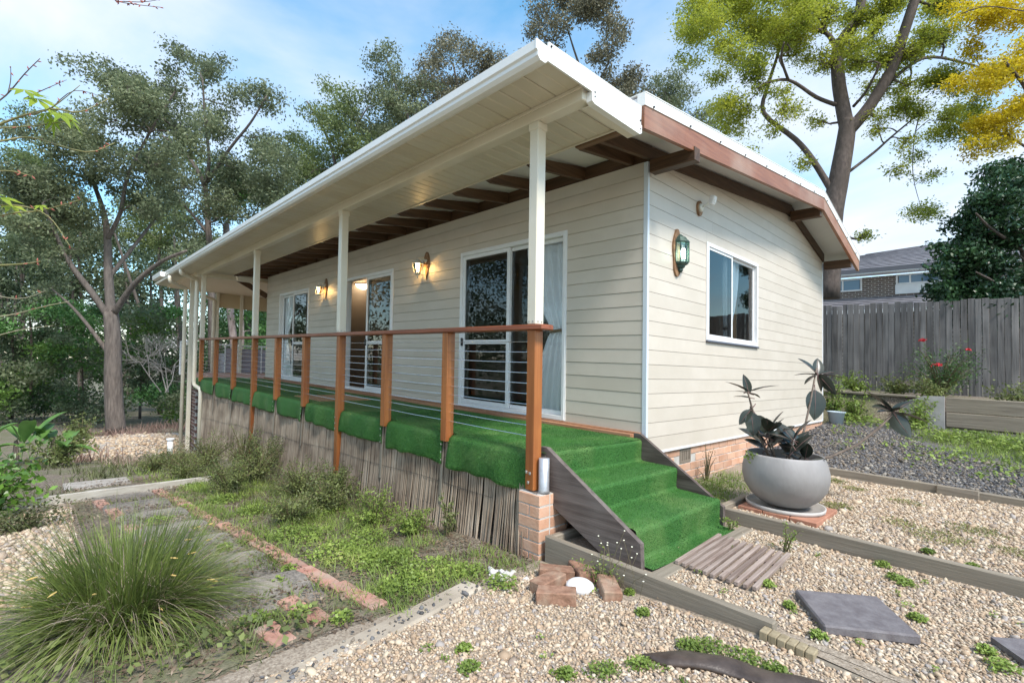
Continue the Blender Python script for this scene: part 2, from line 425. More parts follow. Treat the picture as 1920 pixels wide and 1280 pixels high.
# ---------------- windows and doors
def frame_rect(mb, axis, f0, f1, a0, a1, z0, z1, w, wb=None, b=.003):
    wb = wb or w
    def bx(p0, p1, q0, q1):
        if axis == 'x': mb.box(p0, p1, f0, f1, q0, q1, b)
        else: mb.box(f0, f1, p0, p1, q0, q1, b)
    bx(a0, a0+w, z0, z1); bx(a1-w, a1, z0, z1); bx(a0+w, a1-w, z1-w, z1); bx(a0+w, a1-w, z0, z0+wb)
    return mb
def pane(axis, f, a0, a1, z0, z1, m, parent, name='glass_pane'):
    mb = MB()
    if axis == 'x': mb.add([(a0,f,z0),(a1,f,z0),(a1,f,z1),(a0,f,z1)], [(0,1,2,3)])
    else: mb.add([(f,a0,z0),(f,a1,z0),(f,a1,z1),(f,a0,z1)], [(0,1,2,3)])
    return mb.build(name, m, parent)
for i, (x0, x1, z0, z1) in enumerate(DOORS):
    fr = frame_rect(MB(), 'x', -.032, .09, x0+.001, x1-.001, z0, z1, .042, .05)
    fr.box(x0-.012, x0+.001, -.026, -.0175, z0, z1+.012).box(x1-.001, x1+.012, -.026, -.0175, z0, z1+.012).box(x0+.001, x1-.001, -.026, -.0175, z1, z1+.012)
    d = fr.build('sliding_door', MT['white'], house)
    xm = (x0+x1)/2
    # outer leaf (screen) on the left for 0, on the right for 1 and 2
    lo_, hi_ = (x0+.043, xm+.035) if i == 0 else (xm-.035, x1-.043)
    leaf = frame_rect(MB(), 'x', -.020, .014, lo_, hi_, z0+.052, z1-.044, .05)
    leaf.box(lo_+.05, hi_-.05, -.018, .012, .905, .962, .003)
    leaf.build('screen_leaf', MT['white'], d)
    pane('x', -.003, lo_+.05, hi_-.05, z0+.1, .905, MT['screen'], d, 'fly_screen'); pane('x', -.003, lo_+.05, hi_-.05, .962, z1-.094, MT['screen'], d, 'fly_screen')
    hx = lo_+.018 if i == 0 else lo_+.02
    MB().box(hx-.012, hx+.012, -.05, -.0205, .88, .99, .006).build('handle', MT['black'], d)
    # glass leaves behind
    for (g0, g1, yy) in ((x0+.043, xm+.02, .062), (xm-.02, x1-.043, .034)):
        if i == 1 and g0 == x0+.043: continue                # this one stands open
        lf = frame_rect(MB(), 'x', yy-.014, yy+.012, g0, g1, z0+.052, z1-.044, .045)
        lf.build('glass_leaf', MT['white'], d)
        pane('x', yy, g0+.045, g1-.045, z0+.097, z1-.089, MT['glass'], d)
y0, y1, z0, z1 = WIN
wf = frame_rect(MB(), 'y', -.06, .034, y0+.001, y1-.001, z0, z1, .038)
wf.box(.018, .027, y0-.010, y0+.001, z0, z1+.01).box(.018, .027, y1-.001, y1+.010, z0, z1+.01).box(.018, .027, y0+.001, y1-.001, z1, z1+.01)
win = wf.build('window', MT['white'], house)
ym = y0+.70
frame_rect(MB(), 'y', -.002, .022, y0+.039, ym+.02, z0+.039, z1-.039, .03).build('sash', MT['white'], win)
frame_rect(MB(), 'y', -.034, -.010, ym-.01, y1-.039, z0+.039, z1-.039, .03).build('sash', MT['white'], win)
pane('y', .010, y0+.07, ym-.01, z0+.07, z1-.07, MT['glass'], win); pane('y', -.022, ym+.02, y1-.07, z0+.07, z1-.07, MT['glass'], win)
pane('y', .016, y0+.07, ym-.01, z0+.07, z1-.07, MT['screen'], win, 'fly_screen')
MB().box(.018, .045, y0-.012, y1+.012, z0-.022, z0-.002, .003).build('sill', mat('dark_sill', (.10,.11,.14), rough=.5), win)
# the rooms inside
MB().box(HX0+.1, -.1, .1, HY1-.1, -.02, .02).build('inner_floor', MT['innerfloor'], house)
MB().box(HX0+.1, -.1, .1, HY1-.1, 2.42, 2.46).build('inner_ceiling', MT['lining'], house)
MB().box(HX0+.1, -.1, 3.3, 3.38, .02, 2.42).build('inner_wall', MT['innerwall'], house)
MB().box(-3.72, -3.64, .1, 3.3, .02, 2.42).build('inner_wall', MT['innerwall'], house)
MB().box(-7.62, -7.54, .1, 3.3, .02, 2.42).build('inner_wall', MT['innerwall'], house)

# ---------------- house roof
RE, RR, RB = (-.87, 2.69), (4.09, 3.262), (6.30, 2.70)     # underside of the sheeting at front eave, ridge, back eave
XE = .47
th = .045
for nm, a, b_ in (('roof_slope', RE, RR), ('roof_slope', RR, RB)):
    MB().prism([(a[0], a[1]+.06), (b_[0], b_[1]+.06), (b_[0], b_[1]+.06+th), (a[0], a[1]+.06+th)], 'x', HX0-.45, XE-.01).build(nm, MT['roofing'], house)
    for xx in np.arange(HX0-.3, XE-.2, .2):
        MB().bar((xx, a[0]+.02, a[1]+.06+th+.012), (xx, b_[0], b_[1]+.06+th+.012), .04, .03, b=.008).build('roof_rib', MT['roofing'], house)
    MB().prism([(a[0]+.03, a[1]+.046), (b_[0], b_[1]+.046), (b_[0], b_[1]+.0595), (a[0]+.03, a[1]+.0595)], 'x', HX0-.45, XE-.02).build('eave_lining', MT['lining'], house)
def barge(x0, x1):
    for a, b_ in ((RE, RR), (RR, RB)):
        dz0 = -.15
        MB().prism([(a[0], a[1]+dz0), (b_[0], b_[1]+dz0), (b_[0], b_[1]+.03), (a[0], a[1]+.03)], 'x', x0, x1).build('barge_board', MT['barge'], house)
barge(XE-.018, XE+.022); barge(HX0-.46, HX0-.42)
for a, b_ in ((RE, RR), (RR, RB)):
    MB().prism([(a[0]-.004, a[1]+.03), (b_[0], b_[1]+.03), (b_[0], b_[1]+.128), (a[0]-.004, a[1]+.128)], 'x', XE-.04, XE+.03).build('barge_flashing', MT['gutter'], house)
    MB().prism([(a[0]-.004, a[1]+.128), (b_[0], b_[1]+.128), (b_[0], b_[1]+.136), (a[0]-.004, a[1]+.136)], 'x', XE-.12, XE+.034).build('flashing_cap', MT['gutter'], house)
    sc = MB(); L_ = math.hypot(b_[0]-a[0], b_[1]-a[1])
    for j in range(int(L_/.62)+1):
        t = (.12+j*.62)/L_
        if t > .98: break
        sc.lathe([(0,.012),(.008,.012),(.009,0)], (0,0,0), 8)
        V_, F_ = sc.parts[-1]; V_[:] = np.stack([V_[:,2]+XE+.03, V_[:,0]+a[0]+(b_[0]-a[0])*t, V_[:,1]+a[1]+.042+(b_[1]-a[1])*t], 1)
    sc.build('flashing_screws', MT['black'], house)
# gable top plate (dark beam under the lining) and outlookers
for a, b_ in (((-.0,2.684), (4.14,3.134)), ((4.14,3.134), (HY1,2.702))):
    MB().prism([(a[0],a[1]), (b_[0],b_[1]), (b_[0],b_[1]+.15), (a[0],a[1]+.13)], 'x', -.02, .045).build('gable_beam', MT['darkwood']['y'], house)
MB().box(.05, XE+.035, -.05, .05, 2.548, 2.672, .004).build('outlooker', MT['darkwood']['x'], house)
MB().box(.046, XE-.02, 4.05, 4.14, 3.02, 3.17, .004).build('outlooker', MT['darkwood']['x'], house)
MB().box(.046, XE-.02, HY1-.05, HY1+.04, 2.56, 2.70, .004).build('outlooker', MT['darkwood']['x'], house)
MB().box(-.2, XE-.02, -.87, -.80, 2.585, 2.66, .004).build('outlooker', woodmat('mid_rafter', (.13,.07,.035), (.22,.125,.065), 'x', rough=.5), house)
MB().box(HX0, -.0, .002, .045, 2.686, 2.83, .004).build('wall_plate', MT['darkwood']['x'], house)
# rafters
xr = -.18
while xr > HX0-.2:
    MB().prism([(.0,2.692), (-.80,2.585), (-.86,2.60), (-.86,2.675), (.0,2.83)][::-1], 'x', xr-.024, xr+.024).build('rafter', MT['darkwood']['y'], house)
    xr -= .61
xr = -.18+.305
MB().prism([(-.84,2.585), (-.84,2.72), (0,2.82), (0,2.692)], 'x', .008, .05).build('rafter', MT['darkwood']['y'], house)

# ---------------- veranda roof
PX0 = -12.7
YG = -2.06
pn = 0; x = .455
while x > PX0+.1:
    x2 = x-.25
    MB().prism([(x2+.003,2.606),(x2+.012,2.600),(x2+.115,2.600),(x2+.125,2.606),(x2+.135,2.600),(x-.012,2.600),(x-.003,2.606),(x-.003,2.66),(x2+.003,2.66)][::-1], 'y', -1.985, -.86).build('roof_panel', MT['soffit'], house)
    x = x2
g = MB().prism([(-1.955,2.665),(-1.955,2.57),(-1.99,2.553),(-2.03,2.553),(-2.052,2.575),(-2.052,2.60),(-2.066,2.61),(-2.066,2.668),(-2.058,2.668),(-2.058,2.615),(-2.044,2.6),(-2.044,2.578),(-2.026,2.561),(-1.99,2.561),(-1.963,2.575),(-1.963,2.665)], 'x', PX0, .455)
g.build('gutter', MT['gutter'], house)
MB().prism([(-1.955,2.665),(-1.955,2.57),(-1.99,2.551),(-2.03,2.551),(-2.054,2.573),(-2.054,2.60),(-2.068,2.61),(-2.068,2.672)], 'x', .456, .470).build('gutter_end', MT['gutter'], house)
MB().prism([(-1.975,2.562),(-.905,2.552),(-.90,2.70),(-1.97,2.688)], 'x', .4705, .484).build('end_flashing', MT['gutter'], house)
MB().prism([(-1.53,2.492),(-1.50,2.478),(-.93,2.47),(-.90,2.488),(-.90,2.548),(-1.53,2.56)], 'x', .44, .4895).build('end_flashing', MT['gutter'], house)
MB().prism([(-1.50,2.478),(-.93,2.47),(-.93,2.476),(-1.50,2.484)], 'x', .38, .4395).build('end_flashing', MT['cream'], house)
sc = MB()
for yy, zz in ((-1.5,2.53),(-1.5,2.56),(-.92,2.58),(-.92,2.515),(-1.95,2.665)):
    sc.box(.4840, .4935, yy-.006, yy+.006, zz-.006, zz+.006, .002)
sc.build('flashing_screws', MT['black'], house)
MB().box(PX0+.1, .43, -.905, -.895, 2.585, 2.5985).build('edge_trim', MT['cream'], house)
# brown block seen above the flashing, where the old roof meets the new
MB().prism([(-.83,2.70),(-.55,2.72),(-.55,2.86),(-.78,2.83)], 'x', .20, .43).build('roof_joint', mat('joint_red', (.28,.12,.10), (.36,.17,.14), 8, rough=.6), house)
bmv = MB().box(PX0+.6, .44, -1.575, -1.475, 2.500, 2.5995, .006)
bmv.box(PX0+.6, .44, -1.590, -1.5755, 2.575, 2.5995, .003).box(PX0+.6, .44, -1.4745, -1.46, 2.575, 2.5995, .003)
bmv.build('veranda_beam', MT['cream'], house)
ROOFPOSTS = [-.03, -3.40, -6.93, -11.05]
for xp in ROOFPOSTS:
    p = MB().box(xp-.045, xp+.045, -1.565, -1.475, .968, 2.4995, .006).build('veranda_post', MT['cream'], house)
    MB().box(xp-.052, xp+.052, -1.572, -1.468, 2.44, 2.4985, .004).build('post_bracket', MT['cream'], p)
    s2 = MB()
    for dx in (-.02, .02): s2.box(xp+dx-.005, xp+dx+.005, -1.570, -1.565, .985, .995); s2.box(xp+.045, xp+.05, -1.52+dx-.005, -1.52+dx+.005, .985, .995)
    s2.build('post_screws', MT['bolt'], p)
# cross beam and brown strut at the far end of the veranda
MB().box(-11.12, -11.02, -1.47, -.4, 2.45, 2.56, .004).build('cross_beam', MT['cream'], house)
MB().bar((-11.42,-.80,2.60), (-11.36,.0,2.18), .06, .13).build('strut', MT['darkwood']['x'], house)
# downpipes
def pipe(pts, r=.045, m='cream', nm='downpipe', par=house):
    P = [Vector(p) for p in pts]; out = []
    for i, p in enumerate(P):
        if 0 < i < len(P)-1:
            a = (P[i-1]-p).normalized(); b_ = (P[i+1]-p).normalized(); rr = min(.09, (P[i-1]-p).length*.45, (P[i+1]-p).length*.45)
            for t in (0,.25,.5,.75,1):
                q = p + a*rr*(1-t)**2 + b_*rr*t**2; out.append(q)
        else: out.append(p)
    return MB().tube(out, r, 12).build(nm, MT[m], par, smooth=True)
pipe([(-10.95,-2.0,2.55),(-10.95,-2.0,2.44),(-11.28,-1.62,2.40),(-11.30,-1.61,2.34),(-11.30,-1.61,-.16),(-11.02,-1.52,-.24),(-11.02,-1.52,-1.95)])
pipe([(-12.05,-2.05,2.5),(-12.05,-2.05,2.36),(-12.55,-1.62,2.28),(-12.60,-1.62,2.2),(-12.60,-1.62,-2.08)])
# far wing: roof, posts, deep fascia
MB().box(-15.6, -11.5, -1.9, 3.6, 2.60, 2.66).build('wing_roof', MT['cream'], house)
MB().box(-15.56, -11.55, -1.6, 3.3, 2.56, 2.598).build('wing_ceiling', mat('wing_lining', (.80,.68,.52), rough=.5), house)
MB().prism([(-2.02,2.66),(-2.02,2.56),(-2.10,2.53),(-2.16,2.55),(-2.17,2.66)], 'x', -14.0, PX0-.005).build('gutter', MT['gutter'], house)
MB().box(-15.56, -15.50, -.3, 3.3, 2.10, 2.559, .004).build('wing_fascia', mat('wing_canvas', (.60,.49,.32), (.56,.45,.29), 3, rough=.7), house)
for px_, py_, zb in ((-12.45,-1.5,-2.05), (-15.44,-.26,-.05), (-15.44,.44,-.05)):
    MB().box(px_-.045, px_+.045, py_-.045, py_+.045, zb, 2.56, .005).build('veranda_post', MT['cream'], house)
pipe([(-15.2,-.75,2.55),(-15.2,-.75,2.4),(-15.4,-.36,2.32),(-15.42,-.36,2.2),(-15.42,-.36,-.05)], .05)
# ================================================================ DECK
DY = -1.44
deck = thing('deck', (-5.6,-.7,-.6), 'raised timber veranda deck with orange-brown posts and wire balustrade', 'deck')
MB().box(-11.7, .02, DY, -.02, -.05, -.012).build('deck_floor', MT['greywood']['x'], deck)
MB().box(-11.7, .02, DY+.01, DY+.05, -.25, -.051, .003).build('joist', MT['greywood']['x'], deck)
MB().box(-11.7, .02, -.2, -.16, -.25, -.051, .003).build('joist', MT['greywood']['x'], deck)
for xx in np.arange(-11.5, .02, 1.15):
    MB().box(xx-.02, xx+.02, DY+.051, -.201, -.25, -.052, .003).build('joist', MT['greywood']['y'], deck)
wsill = woodmat('wall_sill_timber', (.26,.11,.055), (.42,.22,.12), 'x', rough=.6, c3=(.35,.2,.13))
MB().box(-7.2, -.09, -.12, -.055, -.01, .035, .004).build('floor_edge_board', wsill, deck)
MB().box(-11.3, -.035, -.054, -.019, -.01, .05, .004).build('floor_edge_board', wsill, deck)
RX = [-.03 - 1.128*i for i in range(10)] + [-11.1]
RX = [-.03,-1.126,-2.242,-3.39,-4.528,-5.704,-6.91,-8.226,-9.656,-11.05]
for i, xp in enumerate(RX):
    full = i in (0, 3, 6, 9); zb = -.265 if i == 0 else (-1.02 if i == 3 else -1.3 if i == 6 else -.06)
    p = MB().box(xp-.043, xp+.043, -1.563, -1.477, zb, .925, .004).build('rail_post', MT['post'], deck)
    bl = MB()
    if i == 0:
        for bx_, bz in ((-.055,-.135),(-.02,-.14),(-.035,-.21)):
            bl.box(bx_-.011, bx_+.011, -1.573, -1.5635, bz-.011, bz+.011, .004)
    else:
        for k in range(3): bl.box(xp-.028, xp-.016, -1.573, -1.5635, -.09-k*.07-.008, -.09-k*.07+.008, .003)
    bl.build('bolt', MT['bolt'], p)
MB().box(-11.15, .10, -1.585, -1.455, .9255, .966, .007).build('handrail', MT['rail'], deck)
for k in range(10):
    z = .842 - k*.0795
    zz = z-.002
    for x0_, x1_ in zip(RX[1:], RX[:-1]):
        MB().tube([(x0_+.043,-1.52,zz),((x0_+x1_)/2,-1.52,zz-.003),(x1_-.043,-1.52,zz)], .0032, 6).build('cable', MT['steel'], deck)
for k in range(10):                     # turnbuckles at the corner post
    z = .84 - k*.0795
    MB().tube([(-.115,-1.52,z),(-.073,-1.52,z)], .006, 6).build('cable_end', MT['steel'], deck)
# steel bracket and grey pipe beside the corner post
MB().box(.014, .06, -1.57, -1.478, -.275, -.27).build('post_base', MT['bolt'], deck)
MB().tube([(.062,-1.50,-.02),(.062,-1.50,-.25),(.062,-1.50,-.27)], [.04,.04,.046], 14).build('stub_pipe', mat('galvanised', (.42,.43,.45), (.55,.56,.58), 14, rough=.45, metal=.6), deck, smooth=True)

# far part of the deck with white balustrade
wd = thing('side_deck', (-13.6,.9,-.6), 'far end deck with white framed balustrade and violet-grey screen panels', 'deck')
MB().box(-15.6, -11.71, -1.0, 3.2, -.12, -.02).build('deck_floor', mat('wing_floor', (.45,.24,.18), (.55,.32,.24), 5, rough=.7), wd)
MB().box(-15.52, -15.47, -.3, 2.2, .86, .91, .004).build('handrail', MT['white'], wd)
for yy in (.0, .35, .86, 1.1):
    MB().box(-15.515, -15.475, yy, yy+.03, -.02, .86).build('baluster', MT['white'], wd)
for j, (a, b_) in enumerate(((-.28,.0),(.04,.34),(.40,.85),(.9,2.2))):
    MB().box(-15.53, -15.525, a, b_, .0, .78 if j else .62).build('screen_panel', mat('violet_panel%d' % j, (.36,.34,.41) if j else (.58,.61,.70), rough=.5), wd)
for k in range(9):
    MB().tube([(-15.5,-.3,.1+k*.085),(-15.5,1.2,.1+k*.085)], .004, 5).build('cable', MT['steel'], wd)
MB().box(-13.75, -13.70, -1.52, -1.47, -.02, .92, .003).box(-13.70, -12.52, -1.52, -1.47, .88, .92, .003).build('handrail', MT['white'], wd)
for k in range(9): MB().tube([(-13.70,-1.5,.08+k*.085),(-12.5,-1.5,.08+k*.085)], .004, 5).build('cable', MT['steel'], wd)
# dark brick column under the far corner
bc = thing('brick_column', (-12.0,-1.35,-2.1), 'dark brown brick column under the far corner of the deck', 'column')
MB().box(-12.62, -11.98, -1.43, -1.0, -2.2, -.125).build('mortar_core', MT['mortar'], bc)
dbm = brick_mesh('brick', .23, .10, .072, MT['brickdark']); dbs = brick_mesh('brick', .10, .23, .072, MT['brickdark'])
for r in range(24):
    z = -.17-r*.086
    for j in range(3):
        xx = -12.5 + j*.245 - (.12 if r % 2 else 0)
        if -12.65 < xx < -12.0: put(dbm, 'brick', bc, (xx, -1.385, z))
    for j in range(2): put(dbs, 'brick', bc, (-12.025, -1.31+j*.245+(.1 if r % 2 else 0), z))
tp = MB().box(-10.98, -10.84, -1.46, -1.32, -1.9, -.26, .004).build('timber_stump', woodmat('stump', (.30,.22,.12), (.44,.34,.2), 'z', rough=.8))
tag(setorigin(tp, (-10.93,-1.43,-1.9)), 'square pale timber stump beside the far end of the reed screen', 'stump')

# brick pier under the corner post
pier = thing('brick_pier', (-.02,-1.46,-.78), 'pale orange brick pier carrying the corner post of the deck', 'pier')
MB().box(-.115, .098, -1.578, -1.30, -.80, -.277).build('mortar_core', MT['mortar'], pier)
ba = brick_mesh('brick', .215, .110, .0755, MT['brick']); bb = brick_mesh('brick', .1025, .110, .0755, MT['brick']); bs = brick_mesh('brick', .110, .19, .0755, MT['brick'])
for r in range(6):
    z = -.318 - r*.0855
    if r % 2 == 0: put(ba, 'brick', pier, (-.008, -1.530, z))
    else: put(bb, 'brick', pier, (-.064, -1.530, z)); put(bb, 'brick', pier, (.0485, -1.530, z))
    put(bs, 'brick', pier, (.046, -1.372, z))
# wall of brick behind the stairs, under the deck end
bwall = thing('under_deck_wall', (0,-.6,-.75), 'low brick wall closing the deck end behind the stairs', 'wall')
MB().box(-.12, .0, -1.28, .0, -.95, -.26).build('mortar_core', MT['mortar'], bwall)
bt = brick_mesh('brick', .10, .230, .0755, MT['brick'])
for r in range(6):
    for j in range(5): put(bt, 'brick', bwall, (-.046, -1.15+j*.24+(.12 if r % 2 else 0), -.31-r*.0855))

# ================================================================ STAIRS
st = thing('stairs', (.4,-.75,-.6), 'timber stairs with weathered plank stringers under green turf', 'stairs')
MB().prism([(-.035,.045),(.025,.045),(.835,-.440),(.842,-.60),(.56,-.60),(.02,-.34)], 'y', -1.437, -1.395).build('stringer', MT['stringer'], st)
MB().prism([(-.05,.05),(.02,.05),(.80,-.445),(.80,-.62),(.50,-.645),(-.05,-.25)], 'y', -.125, -.085).build('stringer', MT['stringer'], st)
for z, xa, xb_ in ((-.20,.02,.385), (-.385,.36,.74)):
    MB().box(xa, xb_-.02, -1.393, -.17, z-.052, z-.022, .004).build('tread', MT['greywood']['y'], st)
MB().lathe([(0,.016),(.012,.014),(.018,.004),(.018,0)], (0,0,0), 12)
bt_ = MB(); bt_.tube([(.69,-.143,-.535),(.69,-.126,-.535)], .016, 10); bt_.build('bolt', MT['bolt'], st)

# ================================================================ GREEN TURF CARPET
turf = bpy.data.materials.new('turf_green'); turf.use_nodes = True
t = turf.node_tree; b_ = t.nodes['Principled BSDF']; co = t.nodes.new('ShaderNodeTexCoord')
n1 = t.nodes.new('ShaderNodeTexNoise'); n1.inputs['Scale'].default_value = 150; n1.inputs['Detail'].default_value = 3
n2 = t.nodes.new('ShaderNodeTexNoise'); n2.inputs['Scale'].default_value = 2.3; n2.inputs['Detail'].default_value = 4
t.links.new(co.outputs['Object'], n1.inputs['Vector']); t.links.new(co.outputs['Object'], n2.inputs['Vector'])
r1 = t.nodes.new('ShaderNodeValToRGB'); r1.color_ramp.elements[0].position = .32; r1.color_ramp.elements[0].color = (.016,.076,.016,1); r1.color_ramp.elements[1].position = .7; r1.color_ramp.elements[1].color = (.075,.215,.043,1)
t.links.new(n1.outputs['Fac'], r1.inputs['Fac'])
r2_ = t.nodes.new('ShaderNodeValToRGB'); r2_.color_ramp.elements[0].position = .5; r2_.color_ramp.elements[1].position = .75
t.links.new(n2.outputs['Fac'], r2_.inputs['Fac'])
mx = t.nodes.new('ShaderNodeMixRGB'); mx.inputs['Color2'].default_value = (.21,.30,.10,1)
ml = t.nodes.new('ShaderNodeMath'); ml.operation = 'MULTIPLY'; ml.inputs[1].default_value = .5; t.links.new(r2_.outputs[0], ml.inputs[0])
t.links.new(ml.outputs[0], mx.inputs['Fac']); t.links.new(r1.outputs[0], mx.inputs['Color1']); t.links.new(mx.outputs[0], b_.inputs['Base Color'])
b_.inputs['Roughness'].default_value = .6; b_.inputs['Specular IOR Level'].default_value = .3
bp = t.nodes.new('ShaderNodeBump'); bp.inputs['Distance'].default_value = .008; t.links.new(n1.outputs['Fac'], bp.inputs['Height']); t.links.new(bp.outputs[0], b_.inputs['Normal'])
turfblade = leafmat('turf_blades', (.02,.085,.018), (.095,.265,.052), rough=.5, tr=.2, scale=3)
carpet = thing('turf_carpet', (-5.6,-.75,-.01), 'bright green artificial turf covering the deck and its edge', 'carpet')
def wob(x, y, s=1.0): return s*(.004*sin(7.3*x+2*y)+.005*sin(3.1*y-1.7*x+.4)+.003*sin(13*x-5*y))
MB().grid(lambda u, v: ((-11.7+u*11.73), -1.445+v*1.33, .003+.004*(sin(2.1*u*11.7)+sin(5*v+u*9))*.5), 90, 14).build('deck_turf', turf, carpet, smooth=True)
blades = []      # (points, normals) to be covered with blades
def flap(xa, xb, drop0, drop1, seed):
    rr = random.Random(seed); ph = [rr.uniform(0, 6) for _ in range(5)]
    def fn(u, v):
        x = xa+(xb-xa)*u; s = v*1.0
        drop = drop0+(drop1-drop0)*u
        drop *= 1 + .05*sin(5*u+ph[3])
        foldw = .015*sin(9*u+ph[0])+.012*sin(17*u+ph[1])
        edge = .5-abs(u-.5); lift = .03*max(0, 1-edge/.05)
        a = min(1, s/.22)
        if s < .22:
            th_ = a*pi/2; y = DY-.005 - .085*sin(th_); z = .006-.045*(1-cos(th_))
        else:
            q = (s-.22)/.78; y = DY-.09-.012*q + foldw*q*.9 - .015*sin(pi*q)*.6; z = -.039 - q*(drop-.039) + .006*sin(21*u+ph[2])*q
        return (x, y - lift*0, z)
    o = MB().grid(fn, 26, 12).build('turf_flap', turf, carpet, smooth=True)
    so_ = o.modifiers.new('thickness', 'SOLIDIFY'); so_.thickness = .008; so_.offset = 1
    blades.append((fn, (xb-xa)*.33, 26))
segs = [(-1.075,-.08,.275,.315), (-2.19,-1.175,.27,.275), (-3.335,-2.295,.25,.27), (-4.47,-3.45,.26,.26), (-5.65,-4.585,.26,.28), (-6.85,-5.76,.27,.28), (-8.17,-6.97,.27,.28), (-9.6,-8.28,.28,.28), (-10.99,-9.71,.28,.28), (-11.68,-11.11,.27,.25)]
for i, s in enumerate(segs): flap(*s, i)
# runner down the stairs
path = [(-.02,.004),(.018,.003),(.034,-.004),(.040,-.022),(.036,-.10),(.034,-.165),(.040,-.183),(.06,-.189),(.15,-.190),(.28,-.192),(.372,-.193),(.392,-.199),(.400,-.218),(.394,-.29),(.390,-.352),(.397,-.370),(.42,-.375),(.55,-.377),(.68,-.379),(.755,-.380),(.775,-.387),(.782,-.408),(.778,-.48),(.775,-.56),(.782,-.585),(.81,-.592),(.90,-.594)]
cum = [0]
for a, b2 in zip(path[:-1], path[1:]): cum.append(cum[-1]+math.hypot(b2[0]-a[0], b2[1]-a[1]))
def runner(u, v):
    s = u*cum[-1]; i = max(0, min(len(path)-2, int(np.searchsorted(cum, s)-1)))
    f = (s-cum[i])/(cum[i+1]-cum[i]); x = path[i][0]+(path[i+1][0]-path[i][0])*f; z = path[i][1]+(path[i+1][1]-path[i][1])*f
    y = -1.392+v*1.262
    loose = max(0, min(1, (x-.4)/.35))
    x += .006*sin(6*v+u*7)*loose + .002*sin(19*v+u*11)
    z += .002*sin(11*v+3*u*9)*(.4+loose) + .003*sin(4.5*v+1)
    return (x, y, z)
MB().grid(runner, 220, 34).build('stair_turf', turf, carpet, smooth=True)
def blade_cover(fnlist, dens, h, name, mate, parent, w=.0035):
    """short blades standing on parametric sheets"""
    Vs = []; Fs = []; n = 0
    for fn, area, (u0, u1), (v0, v1) in fnlist:
        cnt = int(area*dens)
        U = RNG.uniform(u0, u1, cnt); V = RNG.uniform(v0, v1, cnt); e = 1e-3
        P = np.array([fn(a, b2) for a, b2 in zip(U, V)]); Pu = np.array([fn(a+e if a < .5 else a-e, b2) for a, b2 in zip(U, V)]); Pv = np.array([fn(a, b2+e if b2 < .5 else b2-e) for a, b2 in zip(U, V)])
        nu = (Pu-P)*np.where(U < .5, 1, -1)[:, None]; nv = (Pv-P)*np.where(V < .5, 1, -1)[:, None]
        nn_ = np.cross(nu, nv); nn_ /= np.linalg.norm(nn_, axis=1)[:, None]+1e-12
        nn_ *= np.where((nn_ @ np.array([.5,-.6,.6])) < 0, -1, 1)[:, None]
        d = nn_ + RNG.normal(0, .35, (cnt, 3)); d /= np.linalg.norm(d, axis=1)[:, None]
        sd = np.cross(d, RNG.normal(0, 1, (cnt, 3))); sd /= np.linalg.norm(sd, axis=1)[:, None]+1e-9
        hh = h*RNG.uniform(.6, 1.15, cnt)[:, None]
        tri = np.stack([P-sd*w/2, P+sd*w/2, P+d*hh], 1).reshape(-1, 3)
        Vs.append(tri); Fs.append(np.arange(cnt*3).reshape(-1, 3)+n); n += cnt*3
    mb = MB()
    mb.add(np.concatenate(Vs), np.concatenate(Fs)); return tag(mb.build(name, mate, parent), kind='stuff')
fl = [(runner, 1.6*1.26*.55, (.0,1), (.0,1))]
for i, (fn, ar, _) in enumerate(blades[:4]): fl.append((fn, ar*(1 if i < 2 else .6), (0,1), (0,1)))
fl.append((lambda u, v: (-3+u*3.03, -1.445+v*1.33, .004), 4*.75, (0,1), (0,1)))
blade_cover(fl, 15000, .010, 'turf_blades', turfblade, carpet)

# door mat
dm = MB().grid(lambda u, v: (-5.55+u*1.0+.02*v, -1.30+v*.80, .016+.004*sin(4*u)), 8, 8)
dmo = dm.build('door_mat', mat('mat_brown', (.36,.20,.10), (.46,.28,.15), 40, rough=.95, bump=.003, bscale=200))
sm = dmo.modifiers.new('thickness', 'SOLIDIFY'); sm.thickness = .012; sm.offset = -1
tag(setorigin(dmo, (-5.05,-.9,.014)), 'tan door mat on the green turf in front of the middle door', 'mat')

